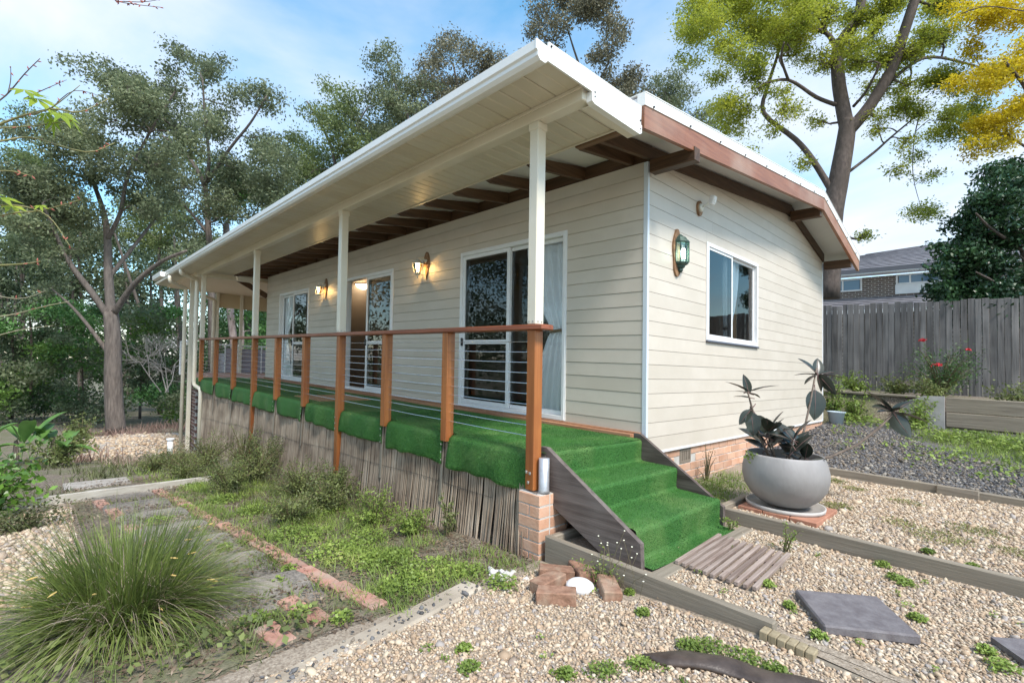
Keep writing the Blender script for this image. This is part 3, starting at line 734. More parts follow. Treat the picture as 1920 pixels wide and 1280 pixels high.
# ================================================================ REED SCREENS
reedm = leafmat('reed', (.17,.125,.09), (.43,.345,.26), rough=.8, tr=.0, scale=3, c3=(.50,.43,.35))
def ground_front(x):
    return float(np.interp(x, [-60,-30,-20,-14,-11.5,-10,-8,-6.8,-3.2,-1.4,0,4], [-2.6,-2.3,-2.15,-2.0,-1.86,-1.65,-1.42,-1.28,-.98,-.86,-.76,-.74]))
LBL = ['grey reed screen skirting the deck between the brick pier and a brown post', 'grey reed screen skirting the middle of the deck between two brown posts', 'grey reed screen skirting the deck towards the square timber stump']
for si, (xa, xb) in enumerate(((-3.33,-.13), (-6.85,-3.45), (-10.8,-6.97))):
    sc_ = thing('reed_screen', ((xa+xb)/2, -1.5, ground_front((xa+xb)/2)), LBL[si], 'screen', 'reed screens below the deck')
    mb = MB(); x = xa; rr = random.Random(si)
    while x < xb:
        r = rr.uniform(.0038, .0066); zb = ground_front(x) - rr.uniform(-.02, .05); zt = -.02-rr.uniform(0, .05)
        fl_ = max(0, (x-(-.55))/.42) if si == 0 else 0
        lean = rr.gauss(0, .014); bot = -1.535-rr.uniform(0, .012)-.06*fl_-.02; top = -1.487-rr.uniform(0, .012)
        ex = .10*fl_*fl_
        ym_ = (bot+top)/2+.008
        mb.tube([(x, top, zt), (x+lean*.5+ex*.25, ym_, (zt+zb)/2), (x+lean+ex, bot, zb)], r, 5, cap=False)
        x += r*1.75 if rr.random() > .03 else r*3.2
    tag(mb.build('reeds', reedm, sc_, smooth=True), kind='stuff')
    for zf in (.22, .5, .78):
        pts = []
        for q in np.linspace(xa, xb, 24):
            zt, zb = -.04, ground_front(q); pts.append((q, -1.495-.05*zf-.008, zt+(zb-zt)*zf+.01*sin(q*3)))
        MB().tube(pts, .0016, 4).build('wire', MT['black'], sc_)
    for xs_ in [q for q in (-1.19,-2.30,-4.60,-5.77,-8.29,-9.72) if xa < q < xb]:
        MB().bar((xs_, -1.515, -.05), (xs_+.015, -1.525-.02, -.62), .035, .012, up=(0,1,0)).build('batten', MT['greywood']['z'], sc_)
# dark space under the deck is closed by the earth bank
# ================================================================ LAMPS, SENSOR, CURTAINS
bulbm = emit('warm_bulb', (1,.72,.35), 14); bulbw = emit('cool_bulb', (.78,1,.9), 7)
frost = glassmat('lantern_glass', (1,.93,.78), .06); frostg = glassmat('lantern_glass_green', (.72,.93,.86), .08)
plaq = mat('carved_wood', (.15,.075,.035), (.32,.18,.09), 18, rough=.7, bump=.004, bscale=60)
lampw = mat('lamp_white', (.68,.66,.58), rough=.4)
def front_lamp(x, z, label):
    L_ = thing('wall_lamp', (x, -.02, z), label, 'lamp', 'veranda wall lamps')
    poly = [(x+.02+.075*sin(a)*(1 if cos(a) > 0 else max(.12,(1+cos(a)))), z-.005+.2*(cos(a) if cos(a) > 0 else cos(a)*1.15)) for a in np.linspace(0, 2*pi, 20, endpoint=False)]
    MB().prism(poly, 'y', -.036, -.0185).build('back_plate', plaq, L_)
    MB().tube([(x+.02,-.037,z+.05),(x+.01,-.09,z+.085),(x-.02,-.155,z+.09),(x-.02,-.165,z+.06)], .011, 8).build('arm', lampw, L_, smooth=True)
    MB().tube([(x+.02,-.037,z+.05),(x+.018,-.06,z+.06)], [.035,.02], 12).build('arm_base', lampw, L_, smooth=True)
    c = (x-.02,-.165,z-.05)
    MB().lathe([(0,.115),(.02,.11),(.05,.09),(.085,.055),(.095,.045),(.09,.04),(0,.05)], c, 12).build('cap', lampw, L_)
    MB().lathe([(.004,.14),(.012,.125),(.004,.112)], c, 8).build('finial', lampw, L_)
    MB().lathe([(.078,.043),(.045,-.095)], c, 6).build('lantern_glass', frost, L_)
    fr = MB()
    for k in range(6):
        a = 2*pi*k/6; fr.tube([(c[0]+.08*cos(a),c[1]+.08*sin(a),c[2]+.045),(c[0]+.047*cos(a),c[1]+.047*sin(a),c[2]-.097)], .0045, 5)
    fr.lathe([(.05,-.095),(.052,-.108),(.03,-.122),(.012,-.13),(.008,-.175),(0,-.18)], c, 10)
    fr.build('lantern_frame', lampw, L_)
    MB().lathe([(0,.035),(.022,.02),(.027,-.005),(.018,-.035),(0,-.045)], c, 12).build('bulb', bulbm, L_, smooth=True)
    pl = bpy.data.lights.new('wall_lamp_light', 'POINT'); pl.energy = 5; pl.color = (1,.66,.28); pl.shadow_soft_size = .05
    po = bpy.data.objects.new('wall_lamp_light', pl); COL.objects.link(po); po.parent = L_; po.location = Vector((c[0],c[1]-.0,c[2]-.01+tilt(c[0],c[1]))) - worldloc(L_)
front_lamp(-3.79, 2.12, 'lit white lantern on carved plaque between the nearest two sliding doors')
front_lamp(-7.52, 2.08, 'lit white lantern on carved plaque between the farthest two sliding doors')
gl_ = thing('gable_lamp', (.02,.56,1.66), 'dark green half lantern with bright bulb on knotty wooden plaque', 'lamp')
pl2 = [(.545+.085*cos(a)*(1+.12*sin(5*a)), 1.885+.25*sin(a)) for a in np.linspace(0, 2*pi, 26, endpoint=False)]
MB().prism(pl2, 'x', .0175, .036).build('back_plate', plaq, gl_)
GM = mat('green_patina', (.03,.06,.05), (.07,.12,.10), 20, rough=.5, metal=.4)
gx, gy, gz = .036, .585, 1.885
def half(r, n=6): return [(gx, gy-r)] + [(gx+.0+r*1.0*sin(a), gy-r*cos(a)) for a in np.linspace(pi/6, pi-pi/6, 4)] + [(gx, gy+r)]
def loft(rs, m, name):
    mb = MB(); V = []; F = []
    for r, z in rs:
        for p in half(r): V.append((p[0]+.001, p[1], gz+z))
    n = 6
    for i in range(len(rs)-1):
        for k in range(n):
            k2 = (k+1) % n; F.append((i*n+k, i*n+k2, (i+1)*n+k2, (i+1)*n+k))
    F.append(tuple(range(n))[::-1]); F.append(tuple((len(rs)-1)*n+k for k in range(n)))
    mb.add(V, F); return mb.build(name, m, gl_)
loft([(.095,.10),(.10,.112),(.085,.135),(.075,.14),(.06,.165),(.03,.185),(.012,.20)], GM, 'cap')
loft([(.02,-.20),(.035,-.18),(.03,-.165),(.05,-.15),(.055,-.13),(.085,-.115),(.09,-.10)], GM, 'base')
lt = MB()
hp0 = half(.088); 
for p in hp0: lt.box(p[0]-.004+.003, p[0]+.007, p[1]-.006, p[1]+.006, gz-.1, gz+.1)
lt.build('lantern_frame', GM, gl_)
lg = MB(); V = [(p[0]+.001, p[1], gz+s) for s in (-.1,.1) for p in half(.084)]
lg.add(V, [(k, k+1, k+7, k+6) for k in range(5)]); lg.build('lantern_glass', frostg, gl_)
MB().lathe([(0,.05),(.02,.04),(.026,.01),(.022,-.04),(.016,-.06),(0,-.065)], (gx+.042,gy,gz), 12).build('bulb', bulbw, gl_, smooth=True)
pl = bpy.data.lights.new('gable_lamp_light', 'POINT'); pl.energy = 1.0; pl.color = (.8,1,.9); pl.shadow_soft_size = .03
po = bpy.data.objects.new('gable_lamp_light', pl); COL.objects.link(po); po.parent = gl_; po.location = Vector((gx+.042,gy,gz+tilt(gx,gy)))-worldloc(gl_)
sn = thing('motion_sensor', (.02,1.05,2.46), 'small white motion sensor on a wooden block high on the gable', 'sensor')
MB().prism([(1.045+.06*cos(a), 2.475+.085*sin(a)) for a in np.linspace(0,2*pi,16,endpoint=False)], 'x', .0175, .04).build('back_block', plaq, sn)
MB().tube([(.04,1.05,2.48),(.062,1.05,2.48)], [.05,.04], 14).build('mount', lampw, sn, smooth=True)
MB().tube([(.062,1.05,2.49),(.10,1.07,2.515),(.12,1.10,2.545)], .011, 8).build('arm', lampw, sn, smooth=True)
hd = MB().obox((.145,1.115,2.56), (.95,.0,-.3), (0,1,0), (.3,0,.95), .03, .035, .05, .01); ho = hd.build('head', MT['white'], sn)
MB().obox((.172,1.115,2.545), (.95,.0,-.3), (0,1,0), (.3,0,.95), .006, .022, .022, .004).build('lens', mat('sensor_lens', (.78,.78,.76), rough=.2), ho)

curt = bpy.data.materials.new('curtain_voile'); curt.use_nodes = True
cb = curt.node_tree.nodes['Principled BSDF']; cb.inputs['Base Color'].default_value = (.93,.95,.96,1); cb.inputs['Roughness'].default_value = .9
ctr = curt.node_tree.nodes.new('ShaderNodeBsdfTranslucent'); ctr.inputs[0].default_value = (.8,.83,.83,1); cmx = curt.node_tree.nodes.new('ShaderNodeMixShader'); cmx.inputs[0].default_value = .03
curt.node_tree.links.new(cb.outputs[0], cmx.inputs[1]); curt.node_tree.links.new(ctr.outputs[0], cmx.inputs[2]); curt.node_tree.links.new(cmx.outputs[0], curt.node_tree.nodes['Material Output'].inputs['Surface'])
def curtain(name, axis, f, a0, a1, t0, t1, b0, b1, ztop, ztie, zbot, label, nf=6, amp=.022, group=None):
    """gathered cloth: top edge a0..a1, tie t0..t1, bottom b0..b1"""
    def fn(u, v):
        z = ztop + (zbot-ztop)*v; vt = (ztop-ztie)/(ztop-zbot)
        if v < vt: s = (v/vt)**1.8; l = a0+(t0-a0)*s; r = a1+(t1-a1)*s
        else: s = ((v-vt)/(1-vt))**.6; l = t0+(b0-t0)*s; r = t1+(b1-t1)*s
        wv = amp*(.4+.6*min(1, abs(r-l)/abs(a1-a0)))*sin(2*pi*nf*u+1.2*sin(5*u)) + .012*sin(3*v+9*u)
        a = l+(r-l)*u
        return (a, f+wv, z) if axis == 'x' else (f-wv, a, z)
    root = thing(name, ((a0+a1)/2, f, zbot) if axis == 'x' else (f, (a0+a1)/2, zbot), label, 'curtain', group)
    MB().grid(fn, 70, 40).build('cloth', curt, root, smooth=True)
    lo_, hi_ = min(t0,t1)-.01, max(t0,t1)+.01
    tie = MB()
    pts = [( (lo_+hi_)/2+(hi_-lo_)/2*cos(q), f+.05*sin(q), ztie+.01*cos(q)) for q in np.linspace(0, 2*pi, 17)]
    if axis == 'y': pts = [(p[1], p[0], p[2]) for p in pts]
    tie.tube(pts, .018, 6).build('tie', mat('tie_cord', (.17,.12,.07), rough=.9), root, smooth=True)
curtain('curtain', 'x', .085, -1.72, -1.05, -1.30, -1.08, -1.62, -1.06, 2.13, 1.06, .13, 'pale tied-back curtain inside the glass door beside the corner post')
curtain('curtain', 'x', .085, -10.25, -9.5, -10.2, -9.95, -10.25, -9.6, 2.12, 1.05, .13, 'pale tied-back curtain inside the farthest sliding door', nf=5)
curtain('curtain', 'y', -.10, 1.98, 2.42, 2.02, 2.16, 2.0, 2.2, 2.12, 1.22, 1.03, 'white tied curtain inside the small gable window', nf=4, amp=.022)
# things in the rooms
cl_ = thing('inner_lamp', (-7.5,.75,2.28), 'lit half-dome lamp on the wall inside the open middle door', 'lamp')
MB().lathe([(0,-.10),(.06,-.09),(.12,-.06),(.16,0),(.16,.01)], (-7.41,.75,2.24), 20).build('bowl', emit('bowl_glow', (1,.82,.58), 3.0), cl_, smooth=True)
MB().lathe([(.162,.0),(.17,.0),(.17,.025),(.162,.025)], (-7.41,.75,2.24), 20).build('rim', plaq, cl_)
pl = bpy.data.lights.new('inner_lamp_light', 'POINT'); pl.energy = 1.3; pl.color = (1,.72,.45); pl.shadow_soft_size = .1
po = bpy.data.objects.new('inner_lamp_light', pl); COL.objects.link(po); po.parent = cl_; po.location = (.3,0,-.2)
pf = thing('picture_frame', (-3.63,1.5,1.2), 'dark framed picture with pale panels on the inner wall', 'picture')
MB().box(-3.638, -3.61, .75, 1.65, 1.05, 2.05).build('frame', MT['black'], pf)
for z_ in (1.1, 1.43, 1.76): MB().box(-3.609, -3.605, .80, 1.6, z_, z_+.25).build('picture_panel', mat('pic_pale', (.55,.55,.52), rough=.3), pf)
bn = thing('bench', (-2.4,2.4,.02), 'low brown timber bench inside the glass door', 'bench')
MB().box(-3.4,-1.2,2.1,2.6,.42,.47,.004).build('seat', MT['innerfloor'], bn)
for q in (-3.3,-1.3):
    for yy in (2.14,2.54): MB().box(q-.03,q+.03,yy-.03,yy+.03,.021,.419).build('leg', MT['innerfloor'], bn)
wp = thing('wardrobe', (-.45,3.0,.02), 'tan timber wardrobe inside the gable window', 'wardrobe')
MB().box(-.62,-.25,2.46,2.78,.021,2.3).build('carcass', mat('tan_ply', (.38,.22,.10), (.46,.28,.14), 30, rough=.7), wp)
# ================================================================ GROUND
def onz(px, py, z):
    """land point of height z seen at a pixel of the photograph (used to measure the garden layout)"""
    d = _fw + _r2*((px-960)/FPX) - _u2*((py-640-SYP)/FPX)
    cu = Vector((CAM.x, CAM.y, CAM.z-tilt(CAM.x, CAM.y))); du = Vector((d.x, d.y, d.z-tilt(d.x, d.y)))
    return cu + du*((z-cu.z)/du.z)
GX = [-400,-60,-30,-20,-14,-11.5,-10,-8,-6.8,-4.7,-3.2,-1.4,0,.9,1.6,4,60,400]; GZ = [-9,-5.2,-3.1,-2.45,-2.02,-1.86,-1.65,-1.42,-1.28,-1.08,-.98,-.86,-.745,-.685,-.632,-.60,-.5,0]
def G(x, y):
    x = np.asarray(x, float); y = np.asarray(y, float)
    z = np.interp(x, GX, GZ)
    z = z + np.where(y < -5, (y+5)*.03, 0)*np.clip(1+(y+5)/60, 0, 1)
    z = np.where((x > -.25) & (y > -1.40) & (y < 7.1), -.95, z)
    up = .32+.02*(y-7)
    z = np.where((y >= 7.1) & (x > -8), up, z); z = np.where((y >= 7.1) & (x <= -8), np.maximum(z, up+(x+8)*.12), z)
    z = z + (.008*np.sin(3.1*x+1.7*y)+.006*np.sin(5.3*y-2.2*x))*((y < -1.65) | (x < -.3))
    return z
def gz(x, y): return float(G(x, y))
def xs_(): return np.unique(np.concatenate([-np.geomspace(12, 400, 18), np.arange(-12, -4, .35), np.arange(-4, 3, .12), np.arange(3, 9, .4), np.geomspace(9, 400, 14), [-.25,-.249]]))
def ys_(): return np.unique(np.concatenate([-np.geomspace(6, 400, 18), np.arange(-6, -1.7, .12), [-1.405,-1.40], np.arange(-1.7, 7, .5), [7.1,7.105], np.arange(7.2, 12, .5), np.geomspace(12, 400, 16)]))
X_, Y_ = xs_(), ys_(); XX, YY = np.meshgrid(X_, Y_, indexing='ij'); ZZ = G(XX, YY)
nx, ny = XX.shape; I_ = np.arange(nx*ny).reshape(nx, ny)
gm = MB().add(np.stack([XX, YY, ZZ], -1).reshape(-1, 3), np.stack([I_[:-1,:-1], I_[1:,:-1], I_[1:,1:], I_[:-1,1:]], -1).reshape(-1, 4))
soil = bpy.data.materials.new('soil'); soil.use_nodes = True
t = soil.node_tree; bs_ = t.nodes['Principled BSDF']; bs_.inputs['Roughness'].default_value = .95; co = t.nodes.new('ShaderNodeTexCoord')
def tn(sc, det=6):
    n = t.nodes.new('ShaderNodeTexNoise'); n.inputs['Scale'].default_value = sc; n.inputs['Detail'].default_value = det; n.inputs['Roughness'].default_value = .65; t.links.new(co.outputs['Object'], n.inputs['Vector']); return n
def ramp(src, st):
    r = t.nodes.new('ShaderNodeValToRGB'); e = r.color_ramp.elements
    e[0].position, e[0].color = st[0][0], (*st[0][1], 1); e[1].position, e[1].color = st[-1][0], (*st[-1][1], 1)
    for p, c in st[1:-1]: q = e.new(p); q.color = (*c, 1)
    t.links.new(src, r.inputs['Fac']); return r.outputs[0]
ca = ramp(tn(45).outputs['Fac'], [(.3,(.05,.038,.03)), (.45,(.13,.10,.078)), (.56,(.24,.195,.15)), (.7,(.42,.36,.29))])
cg = ramp(tn(30).outputs['Fac'], [(.3,(.05,.07,.02)), (.7,(.16,.19,.07))])
fm = ramp(tn(1.1,4).outputs['Fac'], [(.42,(0,0,0)), (.6,(.6,.6,.6))])
mx = t.nodes.new('ShaderNodeMixRGB'); t.links.new(fm, mx.inputs['Fac']); t.links.new(ca, mx.inputs['Color1']); t.links.new(cg, mx.inputs['Color2']); t.links.new(mx.outputs[0], bs_.inputs['Base Color'])
bp = t.nodes.new('ShaderNodeBump'); bp.inputs['Distance'].default_value = .012; t.links.new(tn(60).outputs['Fac'], bp.inputs['Height']); t.links.new(bp.outputs[0], bs_.inputs['Normal'])
tag(gm.build('ground', soil, smooth=True), kind='structure')

def sheet(name, poly_fn, x0, x1, y0, y1, nx, ny, m):
    o = MB().grid(lambda u, v: (x0+(x1-x0)*u, y0+(y1-y0)*v, poly_fn(x0+(x1-x0)*u, y0+(y1-y0)*v)), nx, ny).build(name, m, smooth=True)
    return tag(o, kind='structure')
gravm = mat('gravel_bed', (.19,.145,.105), (.46,.385,.30), 70, rough=.95, bump=.008, bscale=80, c3=(.25,.2,.15), s3=2, f3=.35)
darkgrav = mat('dark_gravel_bed', (.045,.043,.045), (.15,.145,.15), 60, rough=.95, bump=.01, bscale=70, c3=(.2,.17,.12), s3=1.5, f3=.3)
def zA(x, y): return gz(x, y)+.006
def zT1(x, y): return -.605+.006*sin(3*x+2*y)
def zT2(x, y): return -.535+.008*sin(2.3*x+3*y)+.012*(y-.2)
def zT3(x, y): return float(np.interp(y, [2.4,3.2,7.1], [-.46,-.42,-.16]))+.012*sin(2*x+1.3*y)
sheet('front_gravel', zA, .10, 5.5, -7, -1.58, 40, 40, gravm)
sheet('step_terrace', zT1, .12, 5.5, -1.54, .08, 30, 14, gravm)
tag(MB().grid(lambda u, v: (1.62+u*3.9, -1.53-(.055+.265*u)*v, zT1(1.62+u*3.9, -1.53)-.003), 20, 4).build('terrace_edge', gravm), kind='structure')
sheet('pot_terrace', zT2, -.011, 5.5, .081, 2.56, 30, 20, gravm)
sheet('back_terrace', zT3, -.011, 6.5, 2.561, 7.12, 26, 30, darkgrav)
sheet('left_gravel', zA, -5.0, -1.2, -6.5, -3.92, 20, 20, gravm)

# pebbles
_t = (1+5**.5)/2
ICO_V = np.array([(-1,_t,0),(1,_t,0),(-1,-_t,0),(1,-_t,0),(0,-1,_t),(0,1,_t),(0,-1,-_t),(0,1,-_t),(_t,0,-1),(_t,0,1),(-_t,0,-1),(-_t,0,1)], float)/math.sqrt(1+_t*_t)
ICO_F = np.array([(0,11,5),(0,5,1),(0,1,7),(0,7,10),(0,10,11),(1,5,9),(5,11,4),(11,10,2),(10,7,6),(7,1,8),(3,9,4),(3,4,2),(3,2,6),(3,6,8),(3,8,9),(4,9,5),(2,4,11),(6,2,10),(8,6,7),(9,8,1)])
def pebblemat(name, stops):
    m = bpy.data.materials.new(name); m.use_nodes = True; tt = m.node_tree; b = tt.nodes['Principled BSDF']; b.inputs['Roughness'].default_value = .75
    g = tt.nodes.new('ShaderNodeNewGeometry'); r = tt.nodes.new('ShaderNodeValToRGB'); r.color_ramp.interpolation = 'CONSTANT'
    e = r.color_ramp.elements; e[0].position, e[0].color = 0, (*stops[0], 1); e[1].position, e[1].color = 1/len(stops), (*stops[1], 1)
    for i, c in enumerate(stops[2:]): q = e.new((i+2)/len(stops)); q.color = (*c, 1)
    tt.links.new(g.outputs['Random Per Island'], r.inputs['Fac']); tt.links.new(r.outputs[0], b.inputs['Base Color']); return m
PEB = pebblemat('river_pebble', [(.44,.335,.225),(.53,.43,.31),(.35,.25,.165),(.49,.38,.265),(.57,.49,.385),(.41,.295,.195),(.30,.23,.175),(.52,.405,.285),(.34,.30,.27),(.46,.33,.22),(.55,.45,.335),(.38,.295,.215)])
PEBD = pebblemat('blue_pebble', [(.07,.068,.072),(.11,.108,.115),(.055,.052,.052),(.15,.145,.145),(.12,.115,.115),(.28,.25,.21),(.16,.13,.10),(.21,.17,.13)])
def pebbles(name, label, pts, size, m, parent=None):
    n = len(pts); P = np.asarray(pts, float)
    s = size*RNG.lognormal(0, .36, n); sc = np.stack([s*RNG.uniform(.8,1.5,n), s*RNG.uniform(.7,1.1,n), s*RNG.uniform(.5,.8,n)], 1)
    a = RNG.uniform(0, 2*pi, n); tl = RNG.normal(0, .35, (n, 2))
    V = ICO_V[None]*sc[:, None, :]*(1+RNG.normal(0, .09, (n, 12, 1)))
    x = V[..., 0]*np.cos(a)[:, None]-V[..., 1]*np.sin(a)[:, None]; y = V[..., 0]*np.sin(a)[:, None]+V[..., 1]*np.cos(a)[:, None]
    z = V[..., 2]+x*tl[:, :1]+y*tl[:, 1:]
    V = np.stack([x, y, z], -1)+P[:, None, :]
    V[..., 2] += sc[:, 2][:, None]*.45
    F = ICO_F[None]+(np.arange(n)*12)[:, None, None]
    o = MB().add(V.reshape(-1, 3), F.reshape(-1, 3)).build(name, m, smooth=True)
    return tag(o, label, 'gravel', kind='stuff')
def scatter(x0, x1, y0, y1, dens, zf, keep=None):
    n = int((x1-x0)*(y1-y0)*dens); s = 1/math.sqrt(dens)
    gx_, gy_ = np.meshgrid(np.arange(x0, x1, s), np.arange(y0, y1, s)); x = gx_.ravel()+RNG.uniform(-.5,.5,gx_.size)*s; y = gy_.ravel()+RNG.uniform(-.5,.5,gx_.size)*s
    if keep is not None: k = keep(x, y); x, y = x[k], y[k]
    return [(a, b, zf(a, b)) for a, b in zip(x, y)]
EDX = lambda y: .165+.03*(-2.2-y)     # line of the concrete edging
def inview(x, y):   # in front of the camera's lower frame edge, with a margin
    d = np.stack([x-CAM.x, y-CAM.y], -1); dep = d@np.array([_fw.x, _fw.y]); rtd = d@np.array([_rt.x, _rt.y])
    return (dep > 1.55) & (np.abs(rtd) < dep*1.12+.3)
pA = scatter(.1, 2.9, -4.2, -1.62, 5200, zA, lambda x, y: inview(x, y) & (x > EDX(y)+.06) & ((x > .95) | (y < -1.72)))
pebbles('pebbles', 'loose beige river pebbles in front of the stairs', pA, .0068, PEB)
pT1 = scatter(.98, 3.3, -1.48,   .02, 4700, zT1, lambda x, y: inview(x, y) & ~((x > .97) & (x < 1.42) & (y > -1.2) & (y < -.5)))
pebbles('pebbles', 'beige river pebbles between the two long sleepers', pT1, .0070, PEB)
pT2 = scatter(.75, 3.6, .15, 2.5, 3000, zT2, lambda x, y: inview(x, y))
pebbles('pebbles', 'beige river pebbles round the planter terrace', pT2, .0088, PEB)
pT3 = scatter(.02, 3.3, 2.66, 6.2, 1150, zT3, lambda x, y: inview(x, y) & (np.sin(2.1*x+.5)+np.sin(1.7*y+x) > -1.2))
pebbles('pebbles', 'dark blue-grey gravel beside the fence terrace', pT3, .011, PEBD)
pL = scatter(-4.6, -1.4, -4.9, -3.95, 900, zA)
pebbles('pebbles', 'pinkish pebbles left of the brick edged path', pL, .013, PEB)

# ================================================================ PATH
pathr = tag(MB().grid(lambda u, v: (-6.3+u*6.35, -3.92+v*1.15, gz(-6.3+u*6.35, -3.92+v*1.15)+.003), 60, 8).build('path', mat('path_dust', (.10,.078,.062), (.27,.215,.17), 40, rough=.95, bump=.006, bscale=60, c3=(.13,.14,.06), s3=2.2, f3=.4), smooth=True), kind='structure')
redb = mat('path_brick', (.33,.15,.11), (.47,.25,.19), 14, rough=.9, bump=.004, bscale=50, rand=.14, c3=(.36,.27,.21), s3=8, f3=.35)
pbm = MB().box(-.115, .115, -.055, .055, -.035, .035, .006).mesh('brick', redb, warp=False)
def prow(p0, p1, skip=()):
    d = Vector((p1[0]-p0[0], p1[1]-p0[1], 0)); L_ = d.length; d.normalize(); n = int(L_/.238); a = math.atan2(d.y, d.x)
    for i in range(n):
        if i in skip: continue
        x, y = p0[0]+d.x*(.119+i*.238), p0[1]+d.y*(.119+i*.238)
        o = put(pbm, 'brick', pathr, (x, y, gz(x, y)-.012+random.uniform(-.006,.006)), a+random.uniform(-.04,.04))
        o.rotation_euler = (random.uniform(-.04,.04), random.uniform(-.03,.03)-.0, o.rotation_euler[2])
rA, rB = onz(715,1150,-.765), onz(300,920,-1.05)
prow((rA.x-.02, rA.y), (rB.x-.3, rB.y), ())
lA, lB = onz(260,1000,-.98), onz(175,935,-1.06)
prow((rA.x-1.9, lA.y+.06), (lB.x-.1, lB.y+.02), ())
prow((rA.x-.05, rA.y-.30), (rA.x-.8, rA.y-.36), (2,))
prow((rA.x+.02, rA.y-.52), (rA.x-.55, rA.y-.60), (1,))
padm = mat('old_concrete', (.075,.066,.058), (.25,.22,.19), 55, rough=.95, bump=.008, bscale=70, rand=.15, c3=(.33,.29,.24), s3=4, f3=.35)
for i in range(8):
    cx = -.62 - i*.66; f = (cx-rA.x)/(rB.x-rA.x); cy_ = rA.y+(rB.y-rA.y)*f - .36
    prof = []
    rr = random.Random(i)
    poly = []
    for q in range(24):
        a = 2*pi*q/24; c_, s_ = cos(a), sin(a); k = 1/max(abs(c_)**8+abs(s_)**8, 1e-6)**.125
        poly.append((cx+.31*k*c_*(1+rr.uniform(-.02,.02)), cy_+.28*k*s_*(1+rr.uniform(-.02,.02))))
    z = gz(cx, cy_)
    MB().prism(poly, 'z', z-.04, z+.022).build('paver', padm, pathr)
slabm = mat('pale_slab', (.30,.27,.24), (.42,.39,.35), 20, rough=.9, bump=.003, rand=.08)
for i in range(2):
    x = -6.15-.33*i; MB().box(x-.14, x+.14, -3.98, -3.28, gz(x,-3.6)-.04, gz(x,-3.6)+.03, .01).build('step_slab', slabm, pathr)
# concrete edging strip
ea, eb = onz(885,1098,-.715), onz(540,1278,-.72)
dx_, dy_ = eb.x-ea.x, eb.y-ea.y; L_ = math.hypot(dx_, dy_); ux, uy = dx_/L_, dy_/L_
eds = MB()
P0 = (ea.x-ux*.02, ea.y-uy*.02); P1 = (ea.x+ux*2.1, ea.y+uy*2.1)
eds.prism([(P0[0]-uy*-.07, P0[1]-ux*.07), (P1[0]-uy*-.07, P1[1]-ux*.07), (P1[0]+uy*-.07, P1[1]+ux*.07), (P0[0]+uy*-.07, P0[1]+ux*.07)], 'z', -.86, -.700)
eo = eds.build('concrete_edging', mat('edging_concrete', (.42,.36,.28), (.56,.49,.40), 8, rough=.9, bump=.004, bscale=60, c3=(.27,.22,.165), s3=4, f3=.42))
eo.modifiers.new('soft', 'BEVEL').width = .012
tag(setorigin(eo, (ea.x, ea.y, -.8)), 'long pale concrete edging strip between the path and the pebbles', 'edging')
pe = [(ea.x+ux*q+RNG.normal(0,.045), ea.y+uy*q+RNG.normal(0,.02), -.700) for q in RNG.uniform(0, 1.6, 150)]
pebbles('pebbles', 'dark stray pebbles lying on the concrete edging', pe, .0075, PEBD)
# timber board across the path, far side
ba_, bb_ = onz(72,955,-1.06), onz(395,903,-1.12)
mbd = MB().bar((ba_.x-.2, ba_.y-.2, -1.04), (bb_.x, bb_.y, -1.10), .045, .12)
tag(setorigin(mbd.build('path_board', mat('pale_board', (.36,.33,.28), (.50,.47,.41), 5, rough=.85, stretch=(1,1,8), bump=.003)), (ba_.x, ba_.y, -1.1)), 'pale thin timber board laid across the far end of the path', 'board')

# ================================================================ SLEEPERS
def sleeper(p0, p1, w_, zt, h, label, m='x', name='timber_sleeper', rough=.0):
    a, b2 = Vector((*p0, zt-h/2)), Vector((*p1, zt-h/2))
    o = MB().bar(a, b2, w_, h, b=.007).build(name, MT['greywood'][m])
    return tag(setorigin(o, ((p0[0]+p1[0])/2, (p0[1]+p1[1])/2, zt-h)), label, 'sleeper', 'garden sleepers')
sleeper((.14,-1.545), (1.66,-1.545), .05, -.548, .26, 'weathered sleeper running from the brick pier past the foot of the stairs')
sleeper((.165,-1.515), (.165,-.95), .05, -.552, .22, 'short sleeper returning from the brick pier under the stairs', 'y')
sleeper((1.84,-1.60), (3.6,-1.72), .05, -.612, .2, 'half buried sleeper in the pebbles beyond the notched offcut')
no = MB()
for q in range(6): no.bar((1.615+q*.0395,-1.605,-.612-.002*q), (1.615+q*.0395+.0375,-1.605,-.613-.002*q), .07, .075, b=.004)
tag(setorigin(no.build('notched_offcut', woodmat('offcut_wood', (.24,.19,.115), (.38,.31,.20), 'z', rough=.85)), (1.73,-1.61,-.68)), 'short notched timber offcut at the end of the sleeper', 'offcut')
sleeper((.955,-1.515), (.955,-.02), .095, -.588, .12, 'sleeper lying across the foot of the green stairs', 'y')
sleeper((.62,.055), (3.7,.07), .055, -.492, .20, 'long sleeper edging the planter terrace beside the pot')
sleeper((.70,.085), (.70,.62), .06, -.485, .12, 'short sleeper between the grass and the potted plant', 'y')
sleeper((-.0,2.60), (1.93,2.58), .06, -.425, .18, 'sleeper between the house base and the dark gravel')
sleeper((2.16,2.57), (4.2,2.50), .06, -.432, .18, 'sleeper continuing along the dark gravel beyond the joint block')
sleeper((1.88,2.53), (2.20,2.525), .05, -.415, .17, 'short block joining two sleepers by the dark gravel')

